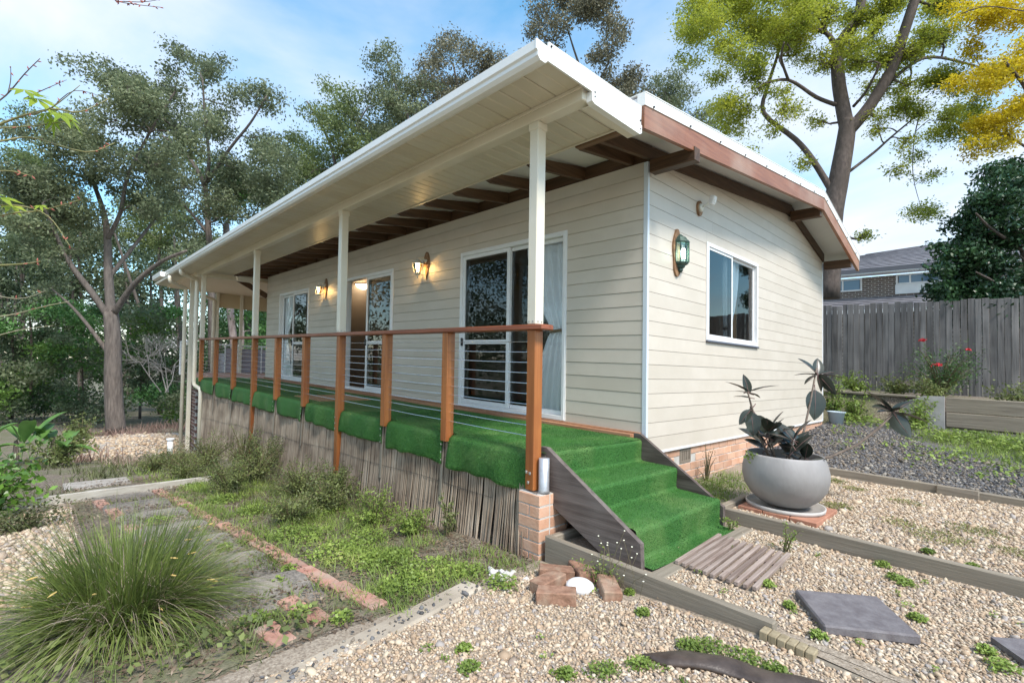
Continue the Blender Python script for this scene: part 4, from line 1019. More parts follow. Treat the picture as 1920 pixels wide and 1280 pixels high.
# slatted timber mat
sm_ = thing('slatted_mat', (1.17,-.85,-.6), 'grey slatted timber duckboard lying at the foot of the stairs', 'duckboard')
c00, c01, c10, c11 = onz(1263,1052,-.57), onz(1345,1001,-.57), onz(1418,1104,-.57), onz(1482,1039,-.57)
slatw = woodmat('duckboard_wood', (.20,.145,.12), (.36,.29,.25), 'y', rough=.85, rand=.15, bump=.004)
for i in range(11):
    f = (i+.3)/10.6
    a = c00.lerp(c10, f); b2 = c01.lerp(c11, f); rr = random.uniform(-.012,.012)
    MB().bar((a.x, a.y+rr, -.574), (b2.x, b2.y+rr, -.574), .0265, .024, b=.003).build('slat', slatw, sm_)
for f in (.22, .72):
    a = c00.lerp(c01, f); b2 = c10.lerp(c11, f); MB().bar((a.x, a.y, -.593), (b2.x, b2.y, -.593), .03, .0135, b=.002).build('bearer', slatw, sm_)
# paver
q = [onz(1490,1103,-.555), onz(1645,1116,-.555), onz(1728,1191,-.555), onz(1545,1171,-.555)]
mb = MB().prism([(p.x, p.y) for p in q], 'z', -.605, -.556)
po_ = mb.build('stone_paver', mat('slate_paver', (.115,.10,.105), (.17,.155,.16), 18, rough=.8, bump=.003, bscale=60, c3=(.22,.2,.2), s3=4, f3=.2)); po_.modifiers.new('soft','BEVEL').width = .008
tag(setorigin(po_, (1.88,-1.05,-.605)), 'dark violet-grey square paver lying skewed on the pebbles', 'paver')
pc_ = MB().prism([(2.39,-.80),(2.58,-.62),(2.72,-.8),(2.52,-.98)], 'z', -.60, -.572).build('stone_paver', po_.data.materials[0])
tag(setorigin(pc_, (2.55,-.8,-.6)), 'grey stone slab corner lying past the skewed paver', 'paver')
# loose bricks round the white lid
brb = mat('old_brick', (.20,.105,.065), (.34,.19,.125), 22, rough=.92, bump=.005, bscale=50, rand=.12, c3=(.38,.29,.21), s3=9, f3=.25)
lbm = MB().box(-.115, .115, -.055, .055, -.038, .038, .006).mesh('loose_brick', brb, warp=False)
LB = [((.63,-2.0), .65, 'weathered loose brick at the front of the ring round the white lid'), ((.475,-1.90), -.35-1.2, 'loose brick next to the front one in the ring'),
      ((.785,-1.70), -.75+.0, 'loose brick with pale mortar blot beside the weed'), ((.395,-1.73), .75, 'loose brick at the ring side facing the brick pier'), ((.50,-1.60), -.55, 'loose brick behind the white lid, under the weed')]
for (x, y), rz, lb in LB:
    o = bpy.data.objects.new('loose_brick', lbm); COL.objects.link(o); o.location = W((x, y, gz(x, y)+.037+random.uniform(-.006,.006))); o.rotation_euler = (random.uniform(-.06,.06), random.uniform(-.06,.06), rz)
    tag(o, lb, 'brick', 'loose bricks round the lid')
lid = MB().lathe([(0,.045),(.03,.043),(.06,.034),(.082,.018),(.088,.006),(.086,0),(.07,-.06),(.0,-.06)], (.625,-1.775,-.68), 28).build('white_lid', mat('lid_white', (.82,.83,.84), rough=.35), smooth=True)
tag(setorigin(lid, (.625,-1.775,-.77)), 'round white domed lid inside the ring of bricks', 'lid')
pr = []
for i in range(26): pr.append((.16+RNG.normal(0,.06), -1.95+RNG.normal(0,.05), -.738))
pebbles('rubble', 'small heap of white mortar rubble by the edging end', pr, .02, mat('rubble_white', (.66,.64,.60), (.5,.48,.45), 30, rough=.95))
# dark plastic roll
ra, rb_ = onz(1213,1228,-.64), onz(1500,1283,-.61)
def roll(u, v):
    x = ra.x+(rb_.x-ra.x)*u*1.6; yb = ra.y+(rb_.y-ra.y)*u*1.6+.015*sin(7*u); a = 2*pi*v
    w_ = .08*min(1, .25+u*6)*(1+.12*sin(11*u)); h_ = .030*min(1, .3+u*5)*(1+.25*sin(9*u+1))
    return (x+.02*cos(a), yb+w_*cos(a), gz(x, yb)+.012+h_*max(sin(a), -.4)+.004*sin(23*u+4*v)+.006*sin(5*u))
rl = MB().grid(roll, 60, 20).build('plastic_sheet', mat('brown_plastic', (.045,.032,.026), (.085,.062,.050), 12, rough=.4, bump=.003), smooth=True)
tag(setorigin(rl, (ra.x, ra.y, -.66)), 'dark brown folded plastic sheet lying in the weeds', 'sheet')
# PVC riser
pv = thing('riser_pipe', (-10.6,-2.15,-1.75), 'short white riser pipe with flat cap by the gravel mound', 'pipe')
MB().tube([(-10.6,-2.15,-1.75),(-10.6,-2.15,-1.33)], .055, 16).build('pipe', MT['white'], pv, smooth=True)
MB().lathe([(0,.03),(.075,.03),(.08,.024),(.08,0),(0,0)], (-10.6,-2.15,-1.33), 18).build('cap', MT['white'], pv)
# gravel mound
md = MB().grid(lambda u, v: (-20+u*8.2, -3.9+v*3.3, gz(-20+u*8.2, -2)+.02+.20*max(0, sin(pi*u))*max(0, sin(pi*v))**.8-.05+.02*sin(9*u+7*v)), 40, 30).build('gravel_mound', mat('pale_gravel', (.24,.21,.18), (.50,.455,.41), 45, rough=.95, bump=.012, bscale=60), smooth=True)
tag(md, kind='structure')
pmd = [(x_, y_, gz(x_, -2)+.0+.20*max(0, sin(pi*(x_+20)/8.2))*max(0, sin(pi*(y_+3.9)/3.3))**.8-.03) for x_, y_ in zip(RNG.uniform(-17,-11.9,2600), RNG.uniform(-3.7,-.8,2600))]
pebbles('pebbles', 'coarse pale stones on the gravel mound', pmd, .028, PEB)

# ================================================================ POT
pot = thing('pot', (1.05,.56,-.47), 'big round grey bowl planter on a terracotta tile base', 'pot')
pm = mat('pot_glaze', (.30,.28,.275), (.38,.36,.352), 5, rough=.6, bump=.0015, bscale=40, stretch=(1.5,1.5,.35), c3=(.235,.22,.21), s3=2.2, f3=.42)
MB().lathe([(0,0),(.17,0),(.195,.01),(.27,.07),(.322,.15),(.342,.235),(.340,.30),(.324,.37),(.306,.415),(.299,.43),(.289,.43),(.287,.42),(.30,.36),(.30,.33),(0,.33)], (1.05,.56,-.465), 56).build('bowl', pm, pot, smooth=True)
MB().lathe([(0,.335),(.305,.335)], (1.05,.56,-.465), 30).build('potting_soil', soil, pot)
sau = thing('saucer', (1.05,.56,-.5), 'wide shallow pale saucer under the round planter', 'saucer')
MB().lathe([(0,.006),(.285,.006),(.30,.034),(.312,.034),(.306,.0),(0,0)], (1.05,.56,-.497), 44).build('dish', mat('saucer_grey', (.50,.47,.44), (.42,.39,.36), 10, rough=.7), sau, smooth=True)
tile = mat('terracotta', (.34,.15,.09), (.42,.20,.13), 12, rough=.85, rand=.1)
tb_ = thing('tile_base', (1.1,.6,-.55), 'square terracotta tile base under the saucer of the planter', 'base')
for i in range(3):
    for j in range(3):
        MB().box(.77+i*.205, .77+i*.205+.198, .25+j*.205, .25+j*.205+.198, -.55, -.4985, .004).build('tile', tile, tb_)
# ================================================================ PLANTS
def unit(v): return v/(np.linalg.norm(v, axis=-1, keepdims=True)+1e-9)
def blades_mesh(bases, dirs, length, width, droop, seg=4, mb=None):
    """arching strips; arrays (n,3),(n,3),(n,),(n,),(n,)"""
    n = len(bases); up = np.array([0,0,1.]); side = unit(np.cross(dirs, up)+RNG.normal(0,.15,(n,3)))
    hor = unit(dirs*np.array([1,1,0])+1e-6)
    V = []
    for k in range(seg+1):
        t_ = k/seg; c = bases+dirs*(length*t_)[:, None]; c = c + (hor*.35*(droop*length*t_**2)[:, None]) - up*((droop*length*t_**2.2)[:, None])
        w_ = (width*(1-t_**1.6)+.0003)[:, None]/2
        V += [c-side*w_, c+side*w_]
    V = np.stack(V, 1); m = 2*(seg+1)
    F = np.array([(2*k, 2*k+1, 2*k+3, 2*k+2) for k in range(seg)])
    F = F[None]+(np.arange(n)*m)[:, None, None]
    mb = mb or MB(); mb.add(V.reshape(-1, 3), F.reshape(-1, 4)); return mb
def leaf_quads(P, size, mb=None, aspect=.5, flat=0.0, nrm=None):
    """diamond leaves with random attitude"""
    n = len(P); d = unit(RNG.normal(0, 1, (n, 3))*np.array([1,1,1-flat*.8])); q = RNG.normal(0, 1, (n, 3))
    if flat: q = q*(1-flat)+np.array([0,0,1])*flat*2
    s = unit(np.cross(d, q)); L = (size*RNG.uniform(.6,1.25,n))[:, None]
    V = np.stack([P-d*L*.5, P+s*L*aspect*.5, P+d*L*.5, P-s*L*aspect*.5], 1)
    F = np.arange(n*4).reshape(n, 4); mb = mb or MB(); mb.add(V.reshape(-1, 3), F); return mb
GR = {'lime': leafmat('grass_lime', (.12,.18,.035), (.30,.40,.085), tr=.3, scale=2.5, c3=(.44,.44,.16)),
      'olive': leafmat('grass_olive', (.06,.075,.028), (.18,.19,.085), tr=.25, scale=2, c3=(.33,.29,.18)),
      'mid': leafmat('weed_mid', (.08,.105,.035), (.24,.28,.09), tr=.3, scale=3, c3=(.38,.38,.16)),
      'dry': leafmat('grass_dry', (.26,.19,.14), (.46,.37,.29), tr=.2, scale=2), 'rust': leafmat('grass_rust', (.17,.10,.075), (.30,.20,.16), tr=.2, scale=2)}
def gl(x, y):
    """height of whatever ground lies at x,y"""
    if x > .02 and -1.52 < y < .06: return zT1(x, y)
    if x > .0 and .06 <= y < 2.57: return zT2(x, y)
    if x > .0 and 2.57 <= y < 7.05: return zT3(x, y)
    return gz(x, y)
def grass(name, label, spots, m, h=.06, per=40, w=.004, spread=.1, cat='grass', droop=.35):
    """spots: (x, y, radius, density multiplier)"""
    B_ = []; 
    for x, y, r, k in spots:
        n = int(per*k*max(1, (r/spread)**2)); a = RNG.uniform(0, 2*pi, n); rr = r*np.sqrt(RNG.uniform(0, 1, n))*RNG.uniform(.7, 1.15, n)
        for px_, py_ in zip(x+rr*np.cos(a), y+rr*np.sin(a)): B_.append((px_, py_, gl(px_, py_)-.004))
    B_ = np.array(B_); n = len(B_); d = unit(np.stack([RNG.normal(0,.45,n), RNG.normal(0,.45,n), np.ones(n)], 1))
    mb = blades_mesh(B_, d, h*RNG.uniform(.4,1.3,n), w*RNG.uniform(.7,1.3,n), droop*RNG.uniform(.3,1.5,n), 3)
    return tag(mb.build(name, GR[m] if isinstance(m, str) else m), label, cat, kind='stuff')
def clover(name, label, spots, m, per=60, size=.022, h=.05, cat='ground cover', spread=.1, lift=0.0):
    P = []
    for x, y, r, k in spots:
        n = int(per*k*max(1, (r/spread)**2)); a = RNG.uniform(0, 2*pi, n); rr = r*np.sqrt(RNG.uniform(0,1,n))*RNG.uniform(.6,1.2,n)
        hh = h*RNG.uniform(.1,1,n)*(1-.6*(rr/r/1.2)**2)
        for q in range(n):
            px_, py_ = x+rr[q]*cos(a[q]), y+rr[q]*sin(a[q]); P.append((px_, py_, gl(px_, py_)+hh[q]+lift))
    P = np.array(P); mb = leaf_quads(P, np.full(len(P), size), aspect=.75, flat=.55)
    return tag(mb.build(name, GR[m] if isinstance(m, str) else m), label, cat, kind='stuff')
def sp(px, py, z, r, k=1.0): p = onz(px, py, z); return (p.x, p.y, r, k)
# low green cover along the path and in the pebbles
cov = [sp(560,1010,-.9,.28), sp(640,1040,-.85,.28), sp(720,1060,-.82,.25), sp(800,1080,-.78,.25), sp(760,1110,-.78,.18), sp(600,960,-.92,.22), sp(690,1010,-.86,.22), sp(880,1085,-.77,.12), sp(940,1110,-.76,.12,1.4),
       sp(480,960,-.98,.22), sp(420,940,-1.02,.2), sp(370,905,-1.05,.2), sp(520,1105,-.85,.07), sp(560,1170,-.8,.07), sp(540,1080,-.86,.07), sp(480,1190,-.82,.1), sp(640,1180,-.78,.06), sp(350,960,-1.03,.08), sp(300,985,-1.0,.12), sp(420,1045,-.93,.06)]
clover('ground_cover', 'low lime green weeds spreading beside the brick edging', cov, 'lime', per=130, size=.024, h=.07)
cov2 = [sp(1330,1225,-.64,.10), sp(1400,1245,-.64,.08), sp(1290,1215,-.64,.06), sp(1200,1245,-.64,.06), sp(1130,1265,-.67,.08), sp(1455,1262,-.62,.06), sp(1290,1245,-.64,.05), sp(1060,1270,-.67,.05), sp(870,1225,-.71,.04), sp(880,1265,-.71,.05), sp(1180,1110,-.67,.03), sp(1205,1155,-.67,.04), sp(1535,1205,-.62,.04), sp(1880,1250,-.6,.06), sp(1850,1222,-.6,.04),
        sp(1680,1085,-.6,.06), sp(1700,1095,-.6,.05), sp(1720,1160,-.6,.04), sp(1655,1060,-.6,.05), sp(1480,1140,-.6,.03), sp(1440,1100,-.6,.04), sp(1825,1085,-.6,.04), sp(1740,1055,-.6,.04)]
clover('ground_cover', 'small bright weeds scattered through the beige pebbles', cov2, 'lime', per=240, size=.017, h=.035, spread=.08, lift=.008)
moss = [sp(1760,1010,-.53,.22,.5), sp(1830,1000,-.53,.2,.5), sp(1700,945,-.52,.15,.4), sp(1560,905,-.52,.16,.8), sp(1570,950,-.52,.14,.9), sp(1900,1040,-.53,.12,.5), sp(1690,985,-.53,.14,.4), sp(1600,920,-.52,.12,.6)]
clover('ground_cover', 'yellowish moss patches on the planter terrace', moss, leafmat('moss', (.12,.13,.035), (.26,.27,.08), tr=.2, scale=4), per=300, size=.014, h=.014, lift=.014)
# fine grass through the weeds, and leaf litter
gs = []
for q in range(300):
    x = RNG.uniform(-5.6, .1); y = RNG.uniform(-2.9, -1.75)-.05*max(0, -x)
    if RNG.random() < .75+.25*sin(3*x+2*y): gs.append((x, y, RNG.uniform(.06,.2), RNG.uniform(.5,1.1)))
for q in range(60): gs.append((RNG.uniform(-4.5,-.1), RNG.uniform(-3.7,-2.85), RNG.uniform(.03,.08), .8))
grass('grass', 'fine fresh grass growing through the weeds beside the path', gs, 'lime', h=.11, per=38, w=.0045, spread=.1)
n = 26000; lx = RNG.uniform(-6.5,.12,n); ly = RNG.uniform(-4.0,-1.58,n); lp = np.stack([lx, ly, G(lx, ly)+RNG.uniform(.004,.014,n)+.022*((ly < -2.85) & (ly > -4.0) & (lx < -.2))], 1)
lm = leaf_quads(lp, RNG.uniform(.012,.045,n), aspect=.38, flat=.85)
tag(lm.build('leaf_litter', leafmat('litter', (.07,.045,.03), (.26,.19,.13), tr=.05, scale=5, c3=(.42,.34,.25))), 'dry leaf litter and bark chips on the ground before the reed screen', 'leaf litter', kind='stuff')
n = 700; lx = RNG.uniform(.2,3.0,n); ly = RNG.uniform(-3.6,2.4,n); lp = np.array([(a, b, gl(a, b)+.022) for a, b in zip(lx, ly)])
tag(leaf_quads(lp, RNG.uniform(.01,.035,n), aspect=.3, flat=.85).build('leaf_litter', leafmat('litter_pale', (.13,.09,.05), (.34,.26,.16), tr=.05, scale=5)), 'stray dry leaves and straw on the pebbles', 'leaf litter', kind='stuff')
ex = [(RNG.uniform(1.0,3.2), RNG.uniform(-1.4,-.05), RNG.uniform(.015,.04), .7) for q in range(26)] + [(RNG.uniform(.5,2.6), RNG.uniform(-2.9,-1.7), RNG.uniform(.015,.04), .7) for q in range(22)]
clover('ground_cover', 'tiny seedlings dotted over the pebbles', ex, 'lime', per=26, size=.015, h=.03, spread=.03, lift=.01)
# lush grass
grass('grass', 'lush green grass between the stairs and the potted plant', [(.32,.5,.33,1.2), (.35,.95,.30,1.0), (.25,1.5,.25,.7), (.55,.35,.16,1.0)], 'lime', h=.11, per=60)
clover('ground_cover', 'leafy weeds in the grass beside the foundation bricks', [(.32,.6,.33,.8), (.3,1.1,.3,.7)], 'lime', per=40, size=.024, h=.09)
grass('grass', 'bright grass at the foot of the retaining wall', [(2.0,5.6,.5,1), (2.6,5.2,.6,1), (2.9,4.4,.5,.9), (1.7,6.2,.45,1), (3.3,5.6,.6,1), (2.4,6.3,.6,1), (3.0,3.7,.3,.6), (2.5,4.4,.35,.6), (2.1,4.9,.4,.8), (1.5,5.6,.35,.6)], 'lime', h=.13, per=26, w=.007)
clover('ground_cover', 'leafy weeds at the foot of the retaining wall', [(1.9,5.9,.55,1), (2.6,5.6,.6,1), (1.2,6.5,.4,1), (.5,6.5,.4,1), (2.9,4.8,.5,.8), (1.9,4.3,.4,.5), (2.6,3.9,.4,.5), (1.4,4.6,.3,.3), (.8,4.0,.25,.3), (1.7,3.6,.3,.25), (.5,5.2,.3,.3), (2.3,3.3,.3,.3)], 'lime', per=22, size=.05, h=.16)
# tall weeds and grass before the reed screen, towards the far end
grass('grass', 'tufty grass along the foot of the reed screen', [sp(720,965,-.9,.2,.9), sp(780,985,-.85,.16,.7), sp(850,990,-.8,.08,1), sp(640,930,-.95,.3,.7), sp(560,930,-1.0,.25,.6), sp(840,960,-.82,.07,1.3)], 'mid', h=.20, per=34, w=.006)
fg = []
for q in range(46): fg.append((RNG.uniform(-11,-5.2), RNG.uniform(-4.6,-1.9), RNG.uniform(.15,.4), RNG.uniform(.5,1)))
fg = [f for f in fg if not (f[1] < -3.1 and f[1] > -4.0 and f[0] > -6.9)]
grass('grass', 'rough green grass beyond the far end of the path', fg, 'olive', h=.22, per=9, w=.012, spread=.12)
tw2 = [(RNG.uniform(-6.5,-2.2), RNG.uniform(-2.7,-1.7), RNG.uniform(.05,.14), 1) for q in range(60)]
grass('grass', 'tall wispy grass among the weeds before the reeds', tw2, 'olive', h=.34, per=12, w=.004, spread=.08, droop=.3)
fg2 = [(RNG.uniform(-9.5,-5.2), RNG.uniform(-3.2,-2.0), RNG.uniform(.15,.3), 1) for q in range(22)]
grass('grass', 'fresh green grass beside the far downpipe', fg2, 'lime', h=.16, per=9, w=.010)
grass('grass', 'dry pinkish grass at the edge of the gravel mound', [(RNG.uniform(-22,-16), RNG.uniform(-3.6,0.5), .5, 1) for q in range(34)] + [(-11.6+RNG.uniform(-.9,.9), -3.4+RNG.uniform(-.35,.35), .25, 1) for q in range(8)], 'rust', h=.5, per=3, w=.02, spread=.12)
grass('grass', 'pale straw grass clump on the rough ground', [(-9.6+RNG.uniform(-.7,.7), -3.0+RNG.uniform(-.3,.3), .2, 1) for q in range(9)], 'dry', h=.22, per=12, w=.012)

def bush(name, label, x, y, r, h, n, size, m, cat='weed', group=None, z=None, stems=14, asp=.5, gap=.5, loose=.16):
    """stems fanning from the base with leaf sprays along them"""
    zb = gl(x, y) if z is None else z
    root = thing(name, (x, y, zb), label, cat, group); o = W((x, y, zb)); o = np.array(o)
    mb = MB(); P = []
    for s in range(stems):
        a = RNG.uniform(0, 2*pi); rr = r*math.sqrt(RNG.uniform(.05,1)); hh = h*RNG.uniform(.3,1.15)*(1-.2*(rr/r)**2)
        tip = np.array([rr*cos(a), rr*sin(a), hh]); mid = tip*np.array([.45,.45,.62])
        mb.tube([o+RNG.normal(0,.01,3)*np.array([1,1,0]), o+mid, o+tip], [h*.012+.002, h*.008+.0015, .001], 5, cap=False)
        k = int(n/stems); tt = RNG.uniform(gap*.4, 1, k)**.8
        pts = o + np.where(tt[:, None] < .6, mid*(tt/.6)[:, None], mid+(tip-mid)*((tt-.6)/.4)[:, None])
        P.append(pts+RNG.normal(0, r*loose, (k, 3))*np.array([1,1,.8]))
    P = np.concatenate(P); P = P[P[:, 2] > o[2]+.004]
    so_ = worldloc(root)
    mb.build('stem', stemm, root, warp=False)
    leaf_quads(P, np.full(len(P), size), aspect=asp, flat=.25).build('foliage', GR[m] if isinstance(m, str) else m, root, warp=False)
    return root
stemm = mat('weed_stem', (.10,.09,.04), (.16,.13,.07), 20, rough=.8)
WE = [(480,905,-1.08,.34,.50,'bushy green weed in front of the reed screen near the timber board'), (430,930,-1.05,.30,.38,'dense low weed at the path edge opposite the reed screen'), (560,930,-1.0,.30,.42,'bushy weed between the path bricks and the screen middle'),
      (610,965,-.95,.26,.30,'spreading weed beside the red path bricks'), (390,880,-1.2,.35,.55,'grey-green weed by the far end of the reed screen'), (520,880,-1.1,.3,.55,'tall loose weed against the middle reed screen'),
      (350,900,-1.2,.3,.35,'low olive weed next to the end of the path'), (660,930,-.93,.22,.35,'loose weed under the second brown post')]
for px_, py_, z_, r_, h_, lb in WE:
    p = onz(px_, py_, z_); bush('weed', lb, p.x, min(p.y, -1.75), r_*1.2, h_*1.15, 2600, .028, 'mid', 'weed', 'weeds along the reed screen', stems=46, loose=.075)
for px_, py_, z_, r_, h_, lb in [(455,870,-1.2,.36,.6,'tall olive weed between two bushy ones against the reeds'), (700,985,-.9,.24,.26,'low spreading weed below the second pair of posts'), (770,1000,-.85,.18,.2,'small weed mat on the bare mulch by the reeds'), (545,985,-.95,.25,.24,'leafy weed hugging the path bricks'), (330,880,-1.3,.32,.4,'weed at the foot of the dark brick column'), (290,880,-1.3,.3,.3,'low weed beyond the thin board')]:
    p = onz(px_, py_, z_); bush('weed', lb, p.x, min(p.y, -1.75), r_*1.2, h_*1.2, 1900, .026, 'mid' if px_ < 600 else 'lime', 'weed', 'weeds along the reed screen', stems=40, loose=.08)
p = onz(845,1000,-.8); bush('weed', 'young upright weed with narrow leaves against the nearest reeds', p.x, -1.68, .09, .42, 160, .045, 'mid', 'weed', stems=6, asp=.35)
bush('weed', 'flowering weed sprouting among the loose bricks', .68,-1.62,.16,.22,420,.022,'lime','weed', stems=14, z=-.72)
bush('weed', 'thin weed sprouting beside the duckboard', 1.33,-.32,.10,.20,130,.022,'lime','weed', stems=8, z=-.6)
bush('weed', 'small weed behind the end of the stair stringer', .88,-.16,.09,.18,90,.024,'lime','weed', stems=6, z=-.6)
bush('weed', 'dry stalky weed at the foundation vent', .12,1.05,.10,.42,120,.02,'olive','weed', stems=9, z=-.54)
# little white flowers on stalks above the bricks
wfp = MB(); fpm = emit('dummy', (0,0,0), 0) if False else mat('petal', (.80,.78,.62), rough=.7)
fw_ = thing('wild_flowers', (.80,-1.6,-.72), 'thin stalks with tiny cream flowers over the loose bricks', 'flowers')
st_ = MB(); hd_ = MB()
for q in range(16):
    b0 = np.array(W((.75+RNG.normal(0,.07), -1.62+RNG.normal(0,.05), -.72))); tp_ = b0+np.array([RNG.normal(0,.09), RNG.normal(0,.06), RNG.uniform(.18,.36)])
    st_.tube([b0, (b0+tp_)/2+RNG.normal(0,.012,3), tp_], .0012, 4, cap=False); hd_.lathe([(0,.006),(.006,.002),(0,-.004)], tuple(tp_), 6)
st_.build('stalks', stemm, fw_, warp=False); hd_.build('flower_heads', fpm, fw_, warp=False)
# the bush at the left edge and a low one under it
p = onz(20,985,-1.08); bush('shrub', 'rounded shrub with glossy light green leaves beside the left pebbles', p.x-.35, p.y-.25, .55, .62, 1600, .085, leafmat('glossy_shrub', (.05,.12,.02), (.17,.32,.05), rough=.3, tr=.3, scale=2), 'shrub', stems=34, asp=.55, z=-1.12)
p = onz(60,1000,-1.05); bush('shrub', 'dull brownish shrub below the glossy green one', p.x, p.y-.1, .38, .26, 1200, .04, 'olive', 'shrub', stems=26)
for (x, y, r, h, lb) in ((-11.0,-4.0,.6,.55,'grey-green bush on the rough ground near the banana plant'), (-13.6,-3.7,.5,.5,'low leafy bush before the woods at the mound foot'), (-18.3,-3.3,.45,.9,'pale leafed bush at the foot of the big trunk')):
    bush('shrub', lb, x, y, r, h, 900, .085, 'mid', 'shrub', stems=20, z=gz(x, y))

# ---------------- the big grass clump
clumpm = leafmat('tussock', (.055,.085,.02), (.24,.30,.075), rough=.4, tr=.25, scale=3, c3=(.48,.46,.22))
cx, cy_ = -.88, -3.83; cz = gz(cx, cy_)
tus = thing('tussock', (cx, cy_, cz), 'big spiky green tussock of arching grass leaves in the foreground', 'grass clump')
n = 2900; a = RNG.uniform(0, 2*pi, n); rb = .20*np.sqrt(RNG.uniform(0,1,n)); out = RNG.uniform(.04,1.0,n)**.8
bs0 = np.stack([cx+rb*np.cos(a), cy_+rb*np.sin(a), np.full(n, cz)], 1); bs0[:, 2] += WA*bs0[:, 0]+WB*bs0[:, 1]
d = unit(np.stack([np.cos(a+RNG.normal(0,.4,n))*out, np.sin(a+RNG.normal(0,.4,n))*out, .95-.35*out], 1))
blades_mesh(bs0, d, RNG.uniform(.40,.80,n), RNG.uniform(.0045,.0085,n), RNG.uniform(.12,.62,n)*(.4+out), 7).build('blades', clumpm, tus, warp=False)
tag(tus.children[0], kind='stuff')
n = 600; a = RNG.uniform(0,2*pi,n); out = RNG.uniform(.2,1.1,n)
b2_ = bs0[:n].copy(); d = unit(np.stack([np.cos(a)*out, np.sin(a)*out, .7*np.ones(n)], 1))
tag(blades_mesh(b2_, d, RNG.uniform(.4,.8,n), RNG.uniform(.003,.005,n), RNG.uniform(.3,.8,n), 7).build('dry_blades', GR['dry'], tus, warp=False), kind='stuff')
sk = MB()
for q in range(26):                      # seed heads
    a_ = RNG.uniform(0,2*pi); r_ = RNG.uniform(.25,.5); c = np.array(W((cx+r_*cos(a_), cy_+r_*sin(a_), cz+RNG.uniform(.12,.42))))
    dd = unit(np.array([cos(a_),sin(a_),RNG.uniform(-.2,.4)])); sk.tube([c-dd*.022, c, c+dd*.022], [.0025,.005,.0015], 6)
tag(sk.build('seed_heads', mat('seed_head', (.48,.33,.10), (.60,.44,.16), 40, rough=.9), tus, warp=False), kind='stuff')
clover('ground_cover', 'broad leafed weeds growing under the tussock', [(-.45,-3.9,.25,.5), (-.2,-3.55,.25,.6), (-.1,-3.2,.18,.6), (-.9,-4.3,.3,.5), (-.55,-4.15,.25,.6)], GR['mid'], per=26, size=.04, h=.12)
grass('grass', 'wispy grass between the tussock and the concrete edging', [(-.25,-3.4,.2,.8), (-.1,-3.05,.2,.6), (-.35,-3.75,.25,.8), (.05,-3.45,.12,.6)], 'mid', h=.20, per=30, w=.0035, droop=.6)

# ---------------- rubber plant in the pot
rub = leafmat('rubber_leaf', (.016,.022,.017), (.040,.048,.036), rough=.3, tr=.08, scale=6, spec=.45, c3=(.06,.03,.025))
rubu = mat('rubber_leaf_rib', (.16,.09,.08), rough=.5)
rp = thing('rubber_plant', (1.05,.56,-.13), 'leggy rubber plant with broad dark burgundy-green leaves in the pot', 'plant')
barkm = mat('rubber_stem', (.10,.075,.06), (.17,.13,.10), 30, rough=.8)
def rleaf(base, dirv, upv, L, wd, fold=.25, curl=.15):
    d_ = Vector(dirv).normalized(); s_ = d_.cross(Vector(upv)).normalized(); u_ = s_.cross(d_)
    base = Vector(base)+Vector((0,0,tilt(base[0], base[1])))
    V = []; F = []; nseg = 9
    for i in range(nseg+1):
        t_ = i/nseg; wv = wd*math.sin(pi*min(1, t_**.85))**.75*(1-.12*t_) if 0 < t_ < 1 else .002
        c = base + d_*(L*t_) - u_*(curl*L*t_*t_) 
        for sgn in (-1, -.5, 0, .5, 1): V.append(c + s_*(sgn*wv/2) + u_*(abs(sgn)*fold*wv/2))
    for i in range(nseg):
        for k in range(4): F.append((i*5+k, i*5+k+1, i*5+k+6, i*5+k+5))
    o = MB().add(V, F).build('leaf', rub, rp, smooth=True, warp=False)
    st_ = MB().tube([base - d_*.05, base, base+d_*(L*.5)-u_*(curl*L*.25-.002), base+d_*(L*.93)-u_*(curl*L*.86-.002)], [.004,.0035,.0028,.001], 5).build('rib', rubu, o, smooth=True, warp=False)
    st_.location = (0,0,0)
def opx(px, py, x=None, y=None):
    d_ = _fw + _r2*((px-960)/FPX) - _u2*((py-640-SYP)/FPX)
    cu = Vector((CAM.x, CAM.y, CAM.z-tilt(CAM.x, CAM.y))); du = Vector((d_.x, d_.y, d_.z-tilt(d_.x, d_.y)))
    k = (x-cu.x)/du.x if x is not None else (y-cu.y)/du.y
    return cu+du*k
def stem(pts, r=.011): MB().tube([W(p) for p in pts], [r]+[r*.85]*(len(pts)-2)+[r*.6], 8).build('stem', barkm, rp, smooth=True, warp=False)
view_r = Vector((_rt.x, _rt.y, 0)); view_f = Vector((_fw.x, _fw.y, 0)).normalized()
def vdir(r, u, f=0): return view_r*r + Vector((0,0,1))*u + view_f*f
# the plane across the line of sight through the pot centre
pc = Vector((1.05,.56,0)); 
def vp(px, py, df=0):
    d_ = _fw + _r2*((px-960)/FPX) - _u2*((py-640-SYP)/FPX)
    k = ((pc-Vector((CAM.x,CAM.y,0))).dot(view_f)+df)/(d_.dot(view_f)); p = CAM+d_*k
    return Vector((p.x, p.y, p.z-tilt(p.x, p.y)))
base = Vector((1.05,.56,-.13))
stem([base+Vector((-.08,-.06,0)), vp(1425,820), vp(1410,765), vp(1402,735)])
tA = vp(1404,735)
for (r, u, f, L, wd, up_) in ((-.85,.5,.1,.22,.085,(0,0,1)), (-.25,1,-.1,.18,.085,(.6,-.6,.4)), (.95,.35,0,.28,.05,(0,0,1)), (.7,-.15,.2,.13,.06,(0,0,1)), (-.7,.2,-.1,.13,.03,(0,0,1))):
    rleaf(tA+Vector((0,0,random.uniform(-.02,.01))), vdir(r,u,f), up_, L, wd)
